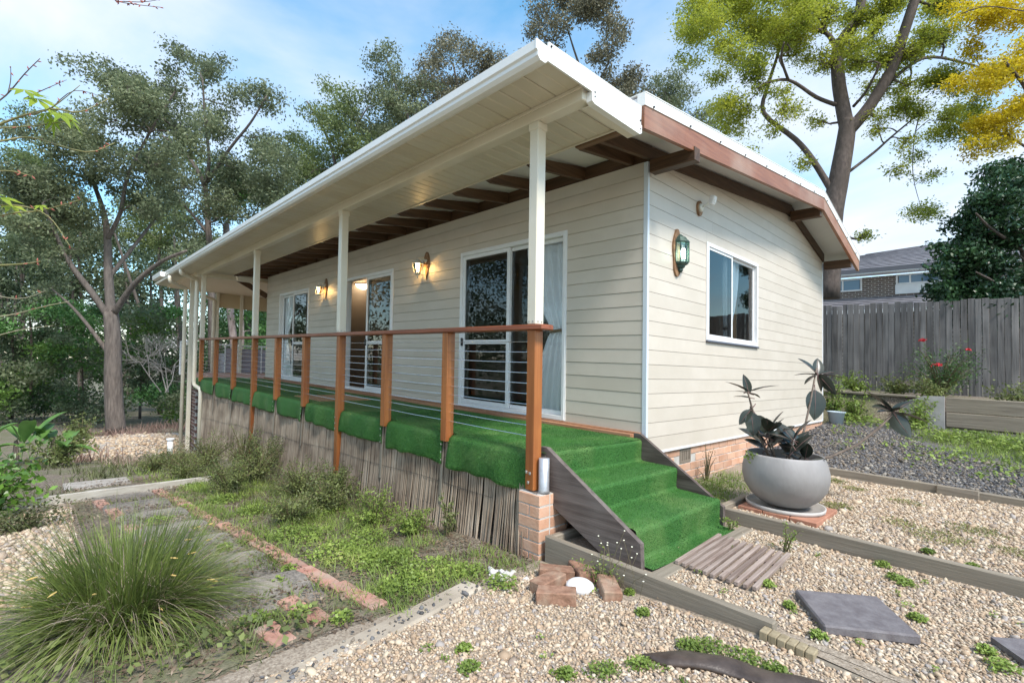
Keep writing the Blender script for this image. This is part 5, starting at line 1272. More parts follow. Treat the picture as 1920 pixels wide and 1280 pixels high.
for (px_, py_, r, u, f, L, wd, up_) in ((1408,768,-.75,-.75,-.2,.17,.09,(.4,-.5,.7)), (1410,765,-.6,-.85,.2,.17,.08,(0,-.2,1)), (1408,772,.0,-1,-.35,.21,.145,(.6,-.7,.1)), (1418,778,.5,-.8,-.1,.20,.11,(.3,-.6,.4)), (1404,745,-.5,.1,.6,.14,.07,(0,0,1))):
    rleaf(vp(px_, py_), vdir(r,u,f), up_, L, wd)
stem([base+Vector((.03,.12,0)), vp(1508,805,.15), vp(1520,750,.25), vp(1531,690,.3)])
tB = vp(1533,702,.3)
for (r, u, f, L, wd, up_) in ((-.75,.75,-.1,.24,.10,(.2,-.4,.8)), (-1,.1,-.1,.24,.06,(0,0,1)), (.95,.25,0,.24,.085,(0,-.2,1)), (.25,.9,.3,.18,.11,(.5,-.6,.3)), (1,.0,-.1,.27,.055,(0,0,1)), (-.8,-.35,-.2,.18,.085,(0,.3,1)), (.75,-.8,-.1,.24,.11,(-.4,.3,.7)), (.3,-.75,.1,.17,.06,(0,0,1))):
    rleaf(tB, vdir(r,u,f), up_, L, wd)
rleaf(vp(1528,730,.28), vdir(-.15,-1,-.35), (.7,-.7,.05), .29, .20, fold=.1)
stem([base+Vector((.14,.12,.02)), vp(1560,855,.05), vp(1610,832,.05), vp(1650,800,.05), vp(1672,778,.05)], .013)
tC = vp(1674,772,.05)
for (r, u, f, L, wd, up_) in ((-.7,.75,.1,.26,.08,(0,0,1)), (.85,.55,.1,.22,.09,(0,0,1)), (-.85,.3,-.2,.19,.09,(.3,-.4,.8)), (-1,.15,-.3,.16,.07,(0,0,1)), (1,-.15,-.1,.26,.08,(0,0,1)), (.45,-.85,-.1,.22,.12,(-.5,.3,.4)), (.62,-.75,.1,.24,.10,(-.3,.5,.4)), (.1,.5,-.6,.08,.07,(0,0,1))):
    rleaf(tC, vdir(r,u,f), up_, L*1.15, wd*1.3)
for q in range(5):                        # the bushy middle
    an = 1.26*q+.4; b_0 = base+Vector((.07*cos(an), .07*sin(an)-.02, 0)); tp_ = b_0+Vector((.09*cos(an), .09*sin(an), RNG.uniform(.12,.3)))
    stem([b_0, (b_0+tp_)/2, tp_], .008)
    for k in range(7):
        a2 = RNG.uniform(0, 2*pi); el = RNG.uniform(.15,1.1)
        rleaf(tp_+Vector((0,0,-.05*(k % 3))), (cos(a2)*cos(el), sin(a2)*cos(el), sin(el)), (cos(a2)*-.4+.3, sin(a2)*-.4-.3, .8), RNG.uniform(.19,.27), RNG.uniform(.10,.14), fold=.2, curl=.12)
# a weed in the pot rim
clm = leaf_quads(np.array([np.array(W((.86+RNG.normal(0,.03), .30+RNG.normal(0,.03), -.05+RNG.uniform(-.04,.05)))) for q in range(40)]), np.full(40,.03), aspect=.9).build('pot_weed', GR['lime'])
tag(clm, 'tiny lime green weed hanging over the rim of the planter', 'weed')
# ================================================================ FENCE, RETAINING WALL, NEIGHBOUR
fen = thing('paling_fence', (1.5,9,.33), 'tall weathered grey paling fence along the back of the garden', 'fence')
palm_ = woodmat('grey_paling', (.095,.088,.084), (.20,.185,.175), 'z', rough=.9, rand=.22, c3=(.26,.24,.225), bump=.004, f3=.3)
x = -4.2; i = 0
while x < 6.5:
    w_ = random.uniform(.088,.104); h_ = 2.27+random.uniform(-.015,.03)-.004*x; yy = 9.0+random.uniform(-.008,.008)
    MB().obox((x+w_/2, yy, (.30+h_)/2), (1,0,random.uniform(-.008,.008)), (0,1,0), (0,0,1), w_/2, .008, (h_-.30)/2, .003).build('paling', palm_, fen)
    x += w_+random.uniform(.003,.012)
for z in (.62, 1.25, 1.95): MB().box(-4.2, 6.5, 9.02, 9.06, z-.04, z+.04).build('fence_rail', MT['greywood']['x'], fen)
MB().box(.62, 1.0, 8.95, 8.985, .52, .60, .004).build('patch_board', MT['greywood']['x'], fen)
rw = thing('retaining_wall', (2.5,7,-.15), 'low retaining wall of two grey timber planks with a concrete end plate', 'wall')
MB().bar((1.585,7.0,.245), (5.5,6.95,.245), .055, .245, b=.008).build('plank', MT['greywood']['x'], rw)
MB().bar((1.59,6.995,-.01), (5.5,6.945,-.01), .055, .245, b=.008).build('plank', MT['greywood']['x'], rw)
MB().prism([(1.02,-.15),(1.575,-.24),(1.575,.38),(1.30,.37),(1.02,.24)], 'y', 6.93, 6.985).build('end_plate', mat('plate_concrete', (.36,.34,.33), (.44,.42,.41), 6, rough=.9, bump=.002), rw)
rw2 = thing('retaining_wall', (.3,7.25,-.15), 'lower retaining wall of old planks with a capping board by the house corner', 'wall')
for k in range(2): MB().bar((-1.5,7.25,-.08+.19*k), (1.30,7.2,-.08+.19*k), .05, .18, b=.006).build('plank', MT['greywood']['x'], rw2)
MB().bar((-1.5,7.19,.345), (1.22,7.14,.345), .19, .04, b=.006).build('capping', MT['greywood']['x'], rw2)
MB().box(.95, 1.05, 7.13, 7.18, -.15, .322).build('upright', MT['greywood']['z'], rw2)
bk = thing('bucket', (.10,6.12,-.22), 'small pale blue bucket behind the house corner', 'bucket')
MB().lathe([(0,0),(.10,0),(.135,.22),(.15,.225),(.15,.235),(.13,.235),(.095,.01)], (.16,6.2,-.22), 20).build('bucket_shell', mat('bucket_blue', (.45,.53,.58), rough=.5), bk, smooth=True)

nb = thing('neighbour_house', (-1,22,.6), 'two storey dark brick house with grey tiled roof behind the fence', 'house')
bw = bpy.data.materials.new('far_brickwork'); bw.use_nodes = True; tt = bw.node_tree; bk_ = tt.nodes.new('ShaderNodeTexBrick'); tco = tt.nodes.new('ShaderNodeTexCoord'); mp_ = tt.nodes.new('ShaderNodeMapping'); mp_.inputs['Rotation'].default_value = (pi/2,0,0)
tt.links.new(tco.outputs['Object'], mp_.inputs['Vector']); tt.links.new(mp_.outputs[0], bk_.inputs['Vector'])
bk_.inputs['Scale'].default_value = 1; bk_.inputs['Brick Width'].default_value = .24; bk_.inputs['Row Height'].default_value = .086; bk_.inputs['Mortar Size'].default_value = .012
bk_.inputs['Color1'].default_value = (.09,.06,.05,1); bk_.inputs['Color2'].default_value = (.15,.10,.08,1); bk_.inputs['Mortar'].default_value = (.45,.42,.38,1)
tt.links.new(bk_.outputs['Color'], tt.nodes['Principled BSDF'].inputs['Base Color']); tt.nodes['Principled BSDF'].inputs['Roughness'].default_value = .9
MB().box(-5.6, 3.5, 22, 30, .5, 5.05).build('wall', bw, nb)
tilem = mat('grey_roof_tile', (.17,.16,.175), (.26,.25,.265), 3, rough=.7, bump=.01, bscale=6)
def tiled(name, p00, p10, p01, p11, n):
    """sloping roof face laid in overlapping courses"""
    mb = MB(); a, b2, c, d_ = [np.array(q, float) for q in (p00, p10, p01, p11)]
    nrm = np.cross(b2-a, c-a); nrm /= np.linalg.norm(nrm); nrm *= np.sign(nrm[2])
    for i in range(n):
        f0, f1 = i/n, (i+1.15)/n
        l0, r0, l1_, r1 = a+(c-a)*f0, b2+(d_-b2)*f0, a+(c-a)*min(1,f1), b2+(d_-b2)*min(1,f1)
        o = nrm*.045; mb.add([l0+o, r0+o, r1, l1_, l0-o*.2, r0-o*.2], [(0,1,2,3),(4,5,1,0)])
    return tag(mb.build(name, tilem, nb), kind='stuff')
tiled('roof_tiles', (-6.0,21.4,5.30), (4.2,21.4,5.30), (-2.6,25.2,6.75), (4.2,25.2,7.1), 14)
tiled('roof_tiles', (-7.2,20.2,3.42), (4.2,20.2,3.42), (-6.2,21.98,4.15), (4.2,21.98,4.15), 7)
MB().box(-6.0, 4.2, 21.33, 21.42, 5.14, 5.30).build('gutter', mat('dark_gutter', (.13,.13,.15), rough=.5), nb)
MB().box(-6.0, 4.2, 21.425, 21.99, 5.10, 5.135).build('eave', MT['white'], nb)
MB().box(-7.2, 4.2, 20.12, 20.2, 3.26, 3.42).build('gutter', MT['white'], nb)
nbg = mat('far_pane', (.10,.17,.26), rough=.08, spec=.8)
for (x0, x1, z0, z1, mull) in ((-3.95,-2.42,4.46,5.02,(-3.15,)), (-1.22,1.1,4.62,5.05,(-.75,1.0))):
    wn = frame_rect(MB(), 'x', 21.93, 21.998, x0, x1, z0, z1, .06).build('window', MT['white'], nb)
    edges = [x0+.06]+list(mull)+[x1-.06]
    for e in mull: MB().box(e-.03, e+.03, 21.94, 21.998, z0+.06, z1-.06).build('mullion', MT['white'], wn)
    for a, b2 in zip(edges[:-1], edges[1:]):
        if b2-a > .1: MB().box(a+.03, b2-.03, 21.97, 21.99, z0+.06, z1-.06).build('pane', nbg, wn)
MB().box(-1.25, 1.3, 21.95, 21.997, 4.22, 4.615).build('spandrel', MT['white'], nb)

# ================================================================ TREES
def at(px, py, dep): return np.array(CAM + (_fw + _r2*((px-960)/FPX) - _u2*((py-640-SYP)/FPX))*dep)
BARK = {'grey': mat('bark_grey', (.085,.068,.058), (.185,.152,.13), 5, rough=.95, bump=.03, bscale=9, stretch=(3,3,.5), c3=(.10,.085,.075), s3=.8),
        'pink': mat('bark_pink', (.30,.22,.20), (.46,.37,.34), 4, rough=.8, bump=.01, stretch=(2,2,.5)),
        'dark': mat('bark_dark', (.055,.042,.036), (.12,.095,.08), 6, rough=.95, bump=.02, stretch=(3,3,.5)),
        'jac': mat('bark_jacaranda', (.065,.050,.042), (.135,.105,.09), 7, rough=.9, bump=.012, bscale=16, stretch=(2,2,.8), c3=(.07,.055,.045), s3=1.5)}
LEAF = {'gum': leafmat('leaf_gum', (.085,.108,.058), (.25,.29,.155), tr=.42, scale=.5, c3=(.34,.36,.21)), 'gumgreen': leafmat('leaf_gum_green', (.085,.118,.045), (.25,.31,.11), tr=.42, scale=.5, c3=(.38,.42,.17)),
        'olive': leafmat('leaf_olive', (0.094,0.090,0.056), (0.250,0.237,0.150), tr=.25, scale=.6, c3=(0.325,0.263,0.188)), 'wood': leafmat('leaf_wood', (.05,.075,.038), (.16,.21,.105), tr=.35, scale=.25, c3=(.27,.31,.17)),
        'under': leafmat('leaf_under', (0.036,0.091,0.026), (0.117,0.260,0.065), tr=.25, scale=.6, c3=(0.195,0.364,0.104)),
        'jac': leafmat('leaf_jacaranda', (.19,.24,.028), (.46,.48,.06), tr=.55, scale=.7, c3=(.56,.50,.06)), 'yellow': leafmat('leaf_yellow', (.46,.36,.02), (.74,.60,.03), tr=.5, scale=.8, c3=(.42,.42,.05)),
        'dark': leafmat('leaf_dark', (0.013,0.039,0.017), (0.049,0.111,0.039), rough=.35, tr=.15, scale=1.2, c3=(0.104,0.195,0.065)), 'lilly': leafmat('leaf_fresh', (.05,.11,.02), (.16,.27,.05), tr=.35, scale=1)}
def limb(mb, pts, r0, r1, n=8):
    m = len(pts); P = [np.asarray(p, float) for p in pts]; out = []; R = []
    sub = 4                                             # smooth through the points (Catmull-Rom)
    for i in range(m-1):
        p0, p1, p2, p3 = P[max(i-1,0)], P[i], P[i+1], P[min(i+2,m-1)]
        for k in range(sub):
            t_ = k/sub; q = .5*((2*p1)+(-p0+p2)*t_+(2*p0-5*p1+4*p2-p3)*t_*t_+(-p0+3*p1-3*p2+p3)*t_**3)
            out.append(q); f = (i+t_)/(m-1); R.append(r0+(r1-r0)*f)
    out.append(P[-1]); R.append(r1)
    mb.tube(out, R, n, cap=True); return out
def sprays(c, R, n, per, sig, squash=.75, inner=.45):
    """leaf points: n sprays through a clump, denser at its rim"""
    d = unit(RNG.normal(0,1,(n,3))); u = RNG.uniform(inner,1,n)**.6
    cc = c + d*(u*R)[:, None]*np.array([1,1,squash])
    P = np.repeat(cc, per, 0)+RNG.normal(0, 1, (n*per, 3))*np.array([sig, sig, sig*.6])
    return cc, P
TD = 3.9
def tree(name, label, dep, limbs, clumps, leaf, bark, size, dens=1.0, sig=.2, per=26, group=None, aspect=.5, flat=.0, twig=.35, depj=1.0, base=None, squash=.75, cat='tree', inner=.45, tw=2.5, subr=(.38,.66), endc=True, br=1.0):
    """limbs: (pixel polyline, width0 px, width1 px, depth offsets); clumps: (px, py, r px[, k[, depth offset]])"""
    k0 = dep/FPX
    b = at(*limbs[0][0][0], dep) if base is None else np.array(base)
    root = thing(name, tuple(b), label, cat, group, warp=False)
    tb = MB(); nodes = []; npx = []
    for li, lm in enumerate(limbs):
        pts, w0, w1 = lm[:3]; off = lm[3] if len(lm) > 3 else (0 if li == 0 else RNG.uniform(-1,1)*1.4*depj)
        start = lm[4] if len(lm) > 4 else 0
        if li and len(lm) < 5 and npx:
            q_ = min(npx, key=lambda e: (e[0]-pts[0][0])**2+(e[1]-pts[0][1])**2); start = q_[2]; off = start+off
        P = [at(p[0], p[1], dep + (start+(off-start)*j/(len(pts)-1))) for j, p in enumerate(pts)]
        for j in range(len(pts)-1):
            for e in (0,.25,.5,.75,1): npx.append((pts[j][0]+(pts[j+1][0]-pts[j][0])*e, pts[j][1]+(pts[j+1][1]-pts[j][1])*e, start+(off-start)*(j+e)/(len(pts)-1)))
        cf = 1/math.sqrt(1+((pts[0][0]-960)/FPX)**2); w0, w1 = w0*cf, w1*cf
        o = limb(tb, P, w0*k0/2, w1*k0/2, 10 if w0 > 14 else 7); nodes += [(q, w0*k0/2+(w1-w0)*k0/2*j/len(o)) for j, q in enumerate(o)]
    NP = [q for q, _ in nodes]; NR = [r for _, r in nodes]; allP = []
    fine = []
    ends = [(*lm[0][-1], 26, .8) for lm in limbs[1:]] if endc else []
    for cl_ in list(clumps)+ends:          # break every clump into uneven smaller ones
        ns = 3 if cl_[2]*k0 < 1 else 4
        for q in range(ns):
            an, rr = RNG.uniform(0, 2*pi), cl_[2]*RNG.uniform(.15, .85)
            r_ = cl_[2]*RNG.uniform(*subr); off = RNG.uniform(-1,1)*cl_[2]*k0*1.3*depj
            fine.append((at(cl_[0]+rr*cos(an), cl_[1]+rr*sin(an)*.85, dep+off), r_*k0, (cl_[3] if len(cl_) > 3 else 1)))
    A0 = np.array(NP); fine.sort(key=lambda e: np.min(np.linalg.norm(A0-e[0], axis=1)))
    for c, R, kk in fine:                  # each new clump grows from the nearest wood, older clumps included
        n = max(6, int(TD*dens*kk*(R/sig)**2*.9)); cc, P = sprays(c, R, n, per, sig*.78, squash, inner); allP.append(P)
        A = np.array(NP); j = int(np.argmin(np.linalg.norm(A-c, axis=1)+np.maximum(0, A[:, 2]-c[2])*.6)); s = A[j]; dl = float(np.linalg.norm(c-s))
        r0 = min(NR[j]*.75, (.012+.012*dl+.010*R)*br)
        m1 = s+(c-s)*.35+RNG.normal(0, .10, 3)*dl+np.array([0,0,.10*dl]); m2 = s+(c-s)*.7+RNG.normal(0, .08, 3)*dl+np.array([0,0,.06*dl])
        o = limb(tb, [s, m1, m2, c], r0, r0*.45, 6)
        for i_, q in enumerate(o[3:]): NP.append(q); NR.append(r0*(.9-.45*i_/len(o)))
        for q in cc[:int(min(len(cc), 3+n*.02*tw*2))]:
            e = (c+q)/2+RNG.normal(0, .18, 3)*R; tb.tube([o[-int(RNG.integers(1,6))], e, q], [r0*.4, r0*.25, .003], 4, cap=False)
    tb.build('trunk', BARK[bark], root, warp=False, smooth=True)
    P = np.concatenate(allP)
    leaf_quads(P, np.full(len(P), size*1.15), aspect=aspect, flat=flat).build('crown', LEAF[leaf], root, warp=False)
    return root
tree('gum_tree', 'big spreading tree with thick grey forked trunk at the edge of the woods', 17,
     [([(218,808),(214,760),(212,700),(212,640),(208,585)], 40, 30), ([(209,600),(203,510),(201,440),(192,390),(170,330)], 22, 8), ([(208,600),(172,548),(132,495),(105,440),(80,380)], 17, 5), ([(212,590),(250,535),(300,492),(350,470)], 16, 5), ([(204,520),(235,482),(262,448),(300,400)], 12, 5), ([(209,670),(165,610),(130,570),(95,540)], 11, 3), ([(201,450),(225,400),(240,330),(280,250),(330,170)], 11, 4)],
     [(90,390,70),(150,330,80),(230,300,80),(110,270,60),(175,130,38,.8),(215,150,45),(260,165,50),(300,200,60),(240,220,70),(340,110,30,.7),(325,140,35,.7),(60,320,60),(330,290,60),(160,400,55),(280,380,55),(180,230,60),(390,140,28,.7),(30,400,60),(70,470,45,.6),(340,230,50),(120,460,40,.5),(40,250,40,.7)], 'gum', 'grey', .105, dens=1.2, sig=.22)
tree('gum_tree', 'tree with reddish leaning branches and dark airy crown beside the veranda roof end', 23,
     [([(398,700),(396,520),(390,420),(384,350),(350,290),(305,255)], 17, 5), ([(384,350),(392,300),(385,230),(380,150)], 9, 3), ([(386,345),(430,280),(470,230),(500,180)], 8, 3), ([(392,440),(350,390),(320,360)], 7, 3)],
     [(360,220,50),(420,230,50),(465,290,55),(490,200,36,.8),(515,190,26,.7),(430,330,55),(480,370,50),(410,400,50),(530,300,38),(340,330,45),(450,170,30,.8),(410,130,26,.6),(365,110,24,.6),(520,360,45),(350,440,40,.8),(500,420,40),(540,390,34),(300,300,40,.8)], 'gum', 'grey', .13, dens=1.15, sig=.28, group='gum trees')
for px_, lb, lf, cs in ((40,'dense green tree filling the left edge behind the maple sprays','gumgreen',[(20,300,60),(60,250,50),(0,380,60),(90,330,50),(40,450,60),(100,420,50),(-50,330,60)]), (300,'dense mid green tree between the two forked gums','gumgreen',[(290,330,55),(330,390,50),(260,390,50),(300,450,50),(350,330,44),(240,440,44),(360,460,40)]),
                    (470,'broad green tree behind the veranda gutter end','gumgreen',[(450,330,50),(500,300,46),(480,390,46),(530,340,44),(420,390,44),(560,290,40),(590,330,40)]), (150,'hazy olive tree deep behind the big grey trunk','gum',[(150,470,50),(110,520,50),(190,450,44),(80,470,44),(230,520,44)])):
    tree('gum_tree', lb, 31, [([(px_,780),(px_+4,600),(px_-2,480),(px_+6,400)], 10, 4)], cs, lf, 'grey', .16, dens=.9, sig=.36, group='gum trees')
tree('gum_tree', 'leafy green gum tree rising behind the veranda gutter', 30,
     [([(640,520),(635,380),(625,290),(600,230),(575,190)], 9, 3), ([(628,300),(660,250),(690,200)], 6, 2)],
     [(600,240,45),(640,190,34,.9),(570,290,48),(650,270,52),(610,330,55),(545,260,28,.8),(625,165,22,.8),(680,300,45),(560,340,45),(700,250,40),(660,210,36),(540,370,40)], 'gumgreen', 'grey', .15, dens=1.25, sig=.36, group='gum trees')
tree('gum_tree', 'thin crowned gum tree with open leafy sprays above the gutter', 30,
     [([(790,420),(780,280),(765,220),(745,170),(725,110)], 7, 2), ([(770,230),(790,190),(800,150)], 4, 2)],
     [(715,95,22,.8),(730,125,28,.8),(700,110,20,.6),(745,165,38),(720,190,38),(765,210,40),(700,230,34),(690,170,22,.7),(740,240,40)], 'gum', 'grey', .15, dens=1.2, sig=.34, group='gum trees')
tree('gum_tree', 'round topped olive-brown gum tree standing above the gutter', 32,
     [([(880,360),(870,250),(860,180),(850,120)], 8, 3), ([(866,200),(900,160),(915,120)], 5, 2)],
     [(850,95,34),(820,115,32),(890,110,38),(925,110,24,.8),(830,160,42),(880,160,45),(915,160,36),(790,160,30),(860,210,42),(810,205,36),(930,140,24),(780,200,26)], 'olive', 'grey', .16, dens=1.35, sig=.36, group='gum trees')
tree('gum_tree', 'tallest gum tree with a hollow arching crown behind the roof peak', 32,
     [([(1130,330),(1115,220),(1095,150),(1075,90),(1060,40)], 8, 2), ([(1105,180),(1140,120),(1150,60)], 5, 2), ([(1090,140),(1040,90),(1010,60)], 4, 2)],
     [(1080,15,46),(1030,30,36),(1130,25,42),(1000,70,26),(985,110,20),(1165,50,28),(1160,95,34),(1165,140,34),(1150,175,34),(1060,-20,46),(1110,-15,46),(1180,165,24),(1050,95,26,.5),(1120,120,26,.5),(1190,190,26)], 'olive', 'grey', .16, dens=1.3, sig=.34, group='gum trees')
tree('gum_tree', 'small grey-green gum tree peeping over the white ridge', 34,
     [([(1270,330),(1262,250),(1255,190)], 6, 2)], [(1250,165,32),(1285,190,34),(1225,160,18),(1310,215,28),(1270,140,18,.8),(1240,195,26),(1330,235,24)], 'gum', 'grey', .16, dens=1.3, sig=.34, group='gum trees')
tree('jacaranda_tree', 'large tree with twin dark stems and feathery lime green foliage behind the house', 14,
     [([(1552,560),(1558,420),(1572,340),(1585,265),(1590,225)], 48, 31), ([(1590,250),(1580,200),(1572,150),(1571,94),(1590,60),(1610,32),(1618,-30)], 31, 20, .6), ([(1588,250),(1630,200),(1671,131),(1694,64),(1722,-20)], 27, 19, -.8),
      ([(1571,94),(1549,62),(1508,50),(1490,12)], 12, 7), ([(1562,362),(1525,302),(1492,262),(1432,212),(1440,161),(1456,110),(1470,60)], 15, 5), ([(1566,196),(1530,182),(1478,150),(1430,158)], 10, 5), ([(1478,150),(1465,110),(1470,80)], 6, 3),
      ([(1592,322),(1640,285),(1669,259),(1725,212)], 7, 3), ([(1672,150),(1732,109),(1800,116),(1875,139)], 9, 4), ([(1578,108),(1625,75),(1655,40),(1664,0)], 13, 8), ([(1725,212),(1714,262),(1712,330),(1728,392)], 3, 1), ([(1600,200),(1625,170),(1650,120)], 7, 4)],
     [(1330,35,46),(1400,30,50),(1450,60,50),(1300,65,28,.8),(1370,85,44),(1430,115,40),(1510,20,44),(1345,150,30,.7),(1395,195,34,.8),(1350,225,30,.6),(1445,245,22,.6),(1480,205,28,.6),(1560,30,46),(1635,50,38),(1665,15,34),(1610,130,34),(1640,160,32,.7),(1700,115,40),(1740,60,46),(1760,130,40),(1785,200,40),(1700,205,34,.8),(1720,285,22,.5),(1760,250,32,.7),(1650,245,20,.5),(1500,100,36,.8),(1540,120,30,.6),(1720,395,20,.5),(1470,20,50),(1380,10,50),(1770,20,46),(1830,230,34,.8),(1650,225,24,.5),(1500,310,20,.4),(1400,280,24,.5),(1680,320,18,.4),(1620,440,14,.5),(1290,110,26,.6),(1310,20,40,.8),(1340,190,26,.6),(1375,250,26,.6),(1600,90,34,.7),(1680,170,30,.6),(1820,170,36,.8),(1800,260,30,.6),(1745,330,20,.4),(1690,275,24,.5),(1530,230,20,.4),(1660,90,30,.6),(1455,170,26,.5)],
     'jac', 'jac', .074, dens=1.15, sig=.15, per=22, aspect=.45, flat=.45, depj=1.3, squash=.55, inner=.0, tw=25, subr=(.5,1.0), br=1.7)
tree('yellow_tree', 'golden yellow leaved tree overhanging the fence beside the lime green one', 12.2,
     [([(1990,700),(1985,500),(1965,300),(1930,180),(1880,110)], 20, 6), ([(1965,300),(1900,260),(1860,220)], 9, 3), ([(1940,200),(1960,100),(1940,20)], 9, 4)],
     [(1850,50,55),(1895,110,55),(1860,170,48),(1885,235,42),(1830,275,30,.8),(1830,110,40),(1800,30,36,.7),(1930,180,60),(1920,40,60),(1960,110,60),(1845,230,30,.8),(1800,160,28,.5),(1880,290,26,.6)], 'yellow', 'jac', .076, dens=1.15, sig=.15, per=22, aspect=.45, flat=.4, depj=1.0, squash=.65, inner=.0, subr=(.45,.85), br=1.6, tw=12)
tree('lilly_pilly', 'dense dark green glossy tree overhanging the fence', 10.2,
     [([(1945,760),(1940,640),(1930,520),(1900,420)], 26, 9), ([(1938,600),(1880,540),(1830,510)], 12, 4), ([(1920,470),(1860,430),(1830,400)], 10, 4)],
     [(1850,385,50),(1895,440,66),(1825,455,46),(1800,530,46),(1870,545,58),(1775,480,30),(1905,335,48),(1765,545,24),(1885,595,36),(1840,590,34),(1935,500,60),(1870,330,34,.8),(1790,590,24),(1915,390,50),(1755,505,26),(1770,560,30),(1810,420,36),(1850,500,50),(1900,560,50)], 'dark', 'dark', .085, dens=1.7, sig=.13, per=26, aspect=.5, depj=.9)
# the woods on the left: slim trees one can tell apart
SL = [(58,720,9,'slim reddish trunk tree standing left of the big grey tree', [(60,560,45),(30,480,50),(95,520,45),(50,430,45)]), (155,835,7,'slim tree with fresh green leaves in the shade of the woods', [(140,640,42),(180,690,36),(110,700,40),(160,590,36),(130,750,30)]),
      (300,740,7,'slim tree between the big trunk and the downpipes', [(300,600,40),(280,660,36),(320,680,32),(310,540,40)]), (20,760,12,'shaded tree at the edge of the woods behind the banana', [(0,600,50),(30,650,45),(-40,560,60)]), (262,760,6,'spindly tree right behind the big grey trunk', [(260,640,34),(270,700,30),(245,590,32)])]
for px_, py_, w_, lb, cs in SL:
    top = cs[0]
    tree('woodland_tree', lb, 24, [([(px_,py_+25),(px_+2,py_-60),(px_+random.uniform(-6,6),top[1]+20)], w_, w_*.4)], cs, 'under' if 'fresh' in lb else 'wood', 'dark', .15, dens=.9, sig=.3, group='woodland trees')
tree('pale_trunk_tree', 'pale smooth trunked gum seen past the far end of the veranda', 25, [([(444,760),(440,660),(430,560),(424,420)], 17, 13), ([(456,700),(455,600),(452,520)], 7, 4)], [(430,330,40),(470,360,40),(455,600,22,.6),(480,610,24,.9),(490,640,24,.9),(470,650,22,.8)], 'under', 'pink', .14, dens=1.0, sig=.28)
# dead grey shrub with bare twigs
dead = thing('dead_shrub', tuple(at(310,735,19)), 'bare grey dead shrub with a haze of twigs beside the downpipes', 'shrub', warp=False)
tb = MB()
def twigs(p, d, L, r, lev):
    e = p+d*L+RNG.normal(0,.05,3)*L; tb.tube([p, (p+e)/2+RNG.normal(0,.06,3)*L, e], [r, r*.8, r*.6], 4, cap=False)
    if lev == 0: return
    for q in range(3 if lev > 2 else 4):
        nd = unit(d+RNG.normal(0,.55,3)); twigs(p+(e-p)*RNG.uniform(.4,1), nd, L*RNG.uniform(.55,.8), r*.62, lev-1)
b0 = at(310,735,19)
for q in range(4): twigs(b0+RNG.normal(0,.1,3)*np.array([1,1,0]), unit(np.array([RNG.normal(0,.25),RNG.normal(0,.25),1.0])-np.array(_rt)*.25), 1.15, .022, 4)
tb.build('branches', mat('dead_wood', (.20,.185,.17), (.30,.28,.26), 9, rough=.95), dead, warp=False)
# the far wood as one mass, and its shaded floor growth
P = []
for q in range(250):
    az = RNG.uniform(-420, 640); dep = RNG.uniform(30, 62); yb = RNG.uniform(470, 760) if az > -50 else RNG.uniform(200, 760)
    c = at(az, yb, dep); P.append(sprays(c, RNG.uniform(1.2,2.6), 60, 9, .45)[1])
for q in range(110):                       # and on round the valley, out of the picture to the left
    a = RNG.uniform(1.72*pi/1.0, 2.05*pi)-pi*.5; a = RNG.uniform(-2.7,-1.75); rr = RNG.uniform(26, 48)
    c = np.array([CAM.x+rr*sin(a)*1.0, CAM.y+rr*cos(a), RNG.uniform(-2, 11)]); P.append(sprays(c, RNG.uniform(1.6,3.2), 46, 9, .55)[1])
P = np.concatenate(P)
tag(leaf_quads(P, np.full(len(P), .27), aspect=.6).build('far_woods', LEAF['wood']), 'dark mass of woodland in the valley beyond the house', 'woods', kind='stuff')
P = []
U = {'under': [], 'lilly': [], 'gum': [], 'wood': []}
for q in range(75):
    px_ = RNG.uniform(-150, 345); dep = RNG.uniform(20, 28); R = RNG.uniform(.3,1.3); c = at(px_, RNG.uniform(600, 800), dep)
    U[('under','wood','gum','under','wood','lilly')[RNG.integers(6)]].append(sprays(c, R, int(10+26*R), 18, .2, .6, .2)[1])
for q in range(34): c = at(RNG.uniform(395, 520), RNG.uniform(570, 690), RNG.uniform(26,34)); U['under'].append(sprays(c, RNG.uniform(.6,1.2), 34, 10, .3)[1])
for nm, lb in (('under','tangled mid green undergrowth along the edge of the woods'), ('lilly','fresh light green saplings along the edge of the woods'), ('gum','grey-green scrub along the edge of the woods'), ('wood','dark scrub in the shade of the woods')):
    P = np.concatenate(U[nm]); tag(leaf_quads(P, np.full(len(P), .16), aspect=.5, flat=.2).build('undergrowth', LEAF[nm]), lb, 'undergrowth', kind='stuff')
tw_ = MB()
for q in range(38):
    px_ = RNG.uniform(-60, 520); dep = RNG.uniform(27, 44); b0 = at(px_, 760, dep); tw_.tube([b0, b0+np.array([RNG.normal(0,.3),RNG.normal(0,.3),3.5]), b0+np.array([RNG.normal(0,.7),RNG.normal(0,.7),9])], [RNG.uniform(.08,.18), .1, .05], 6, cap=False)
tag(tw_.build('far_trunks', BARK['grey']), 'many thin trunks standing deep in the woods', 'trunks', kind='stuff')
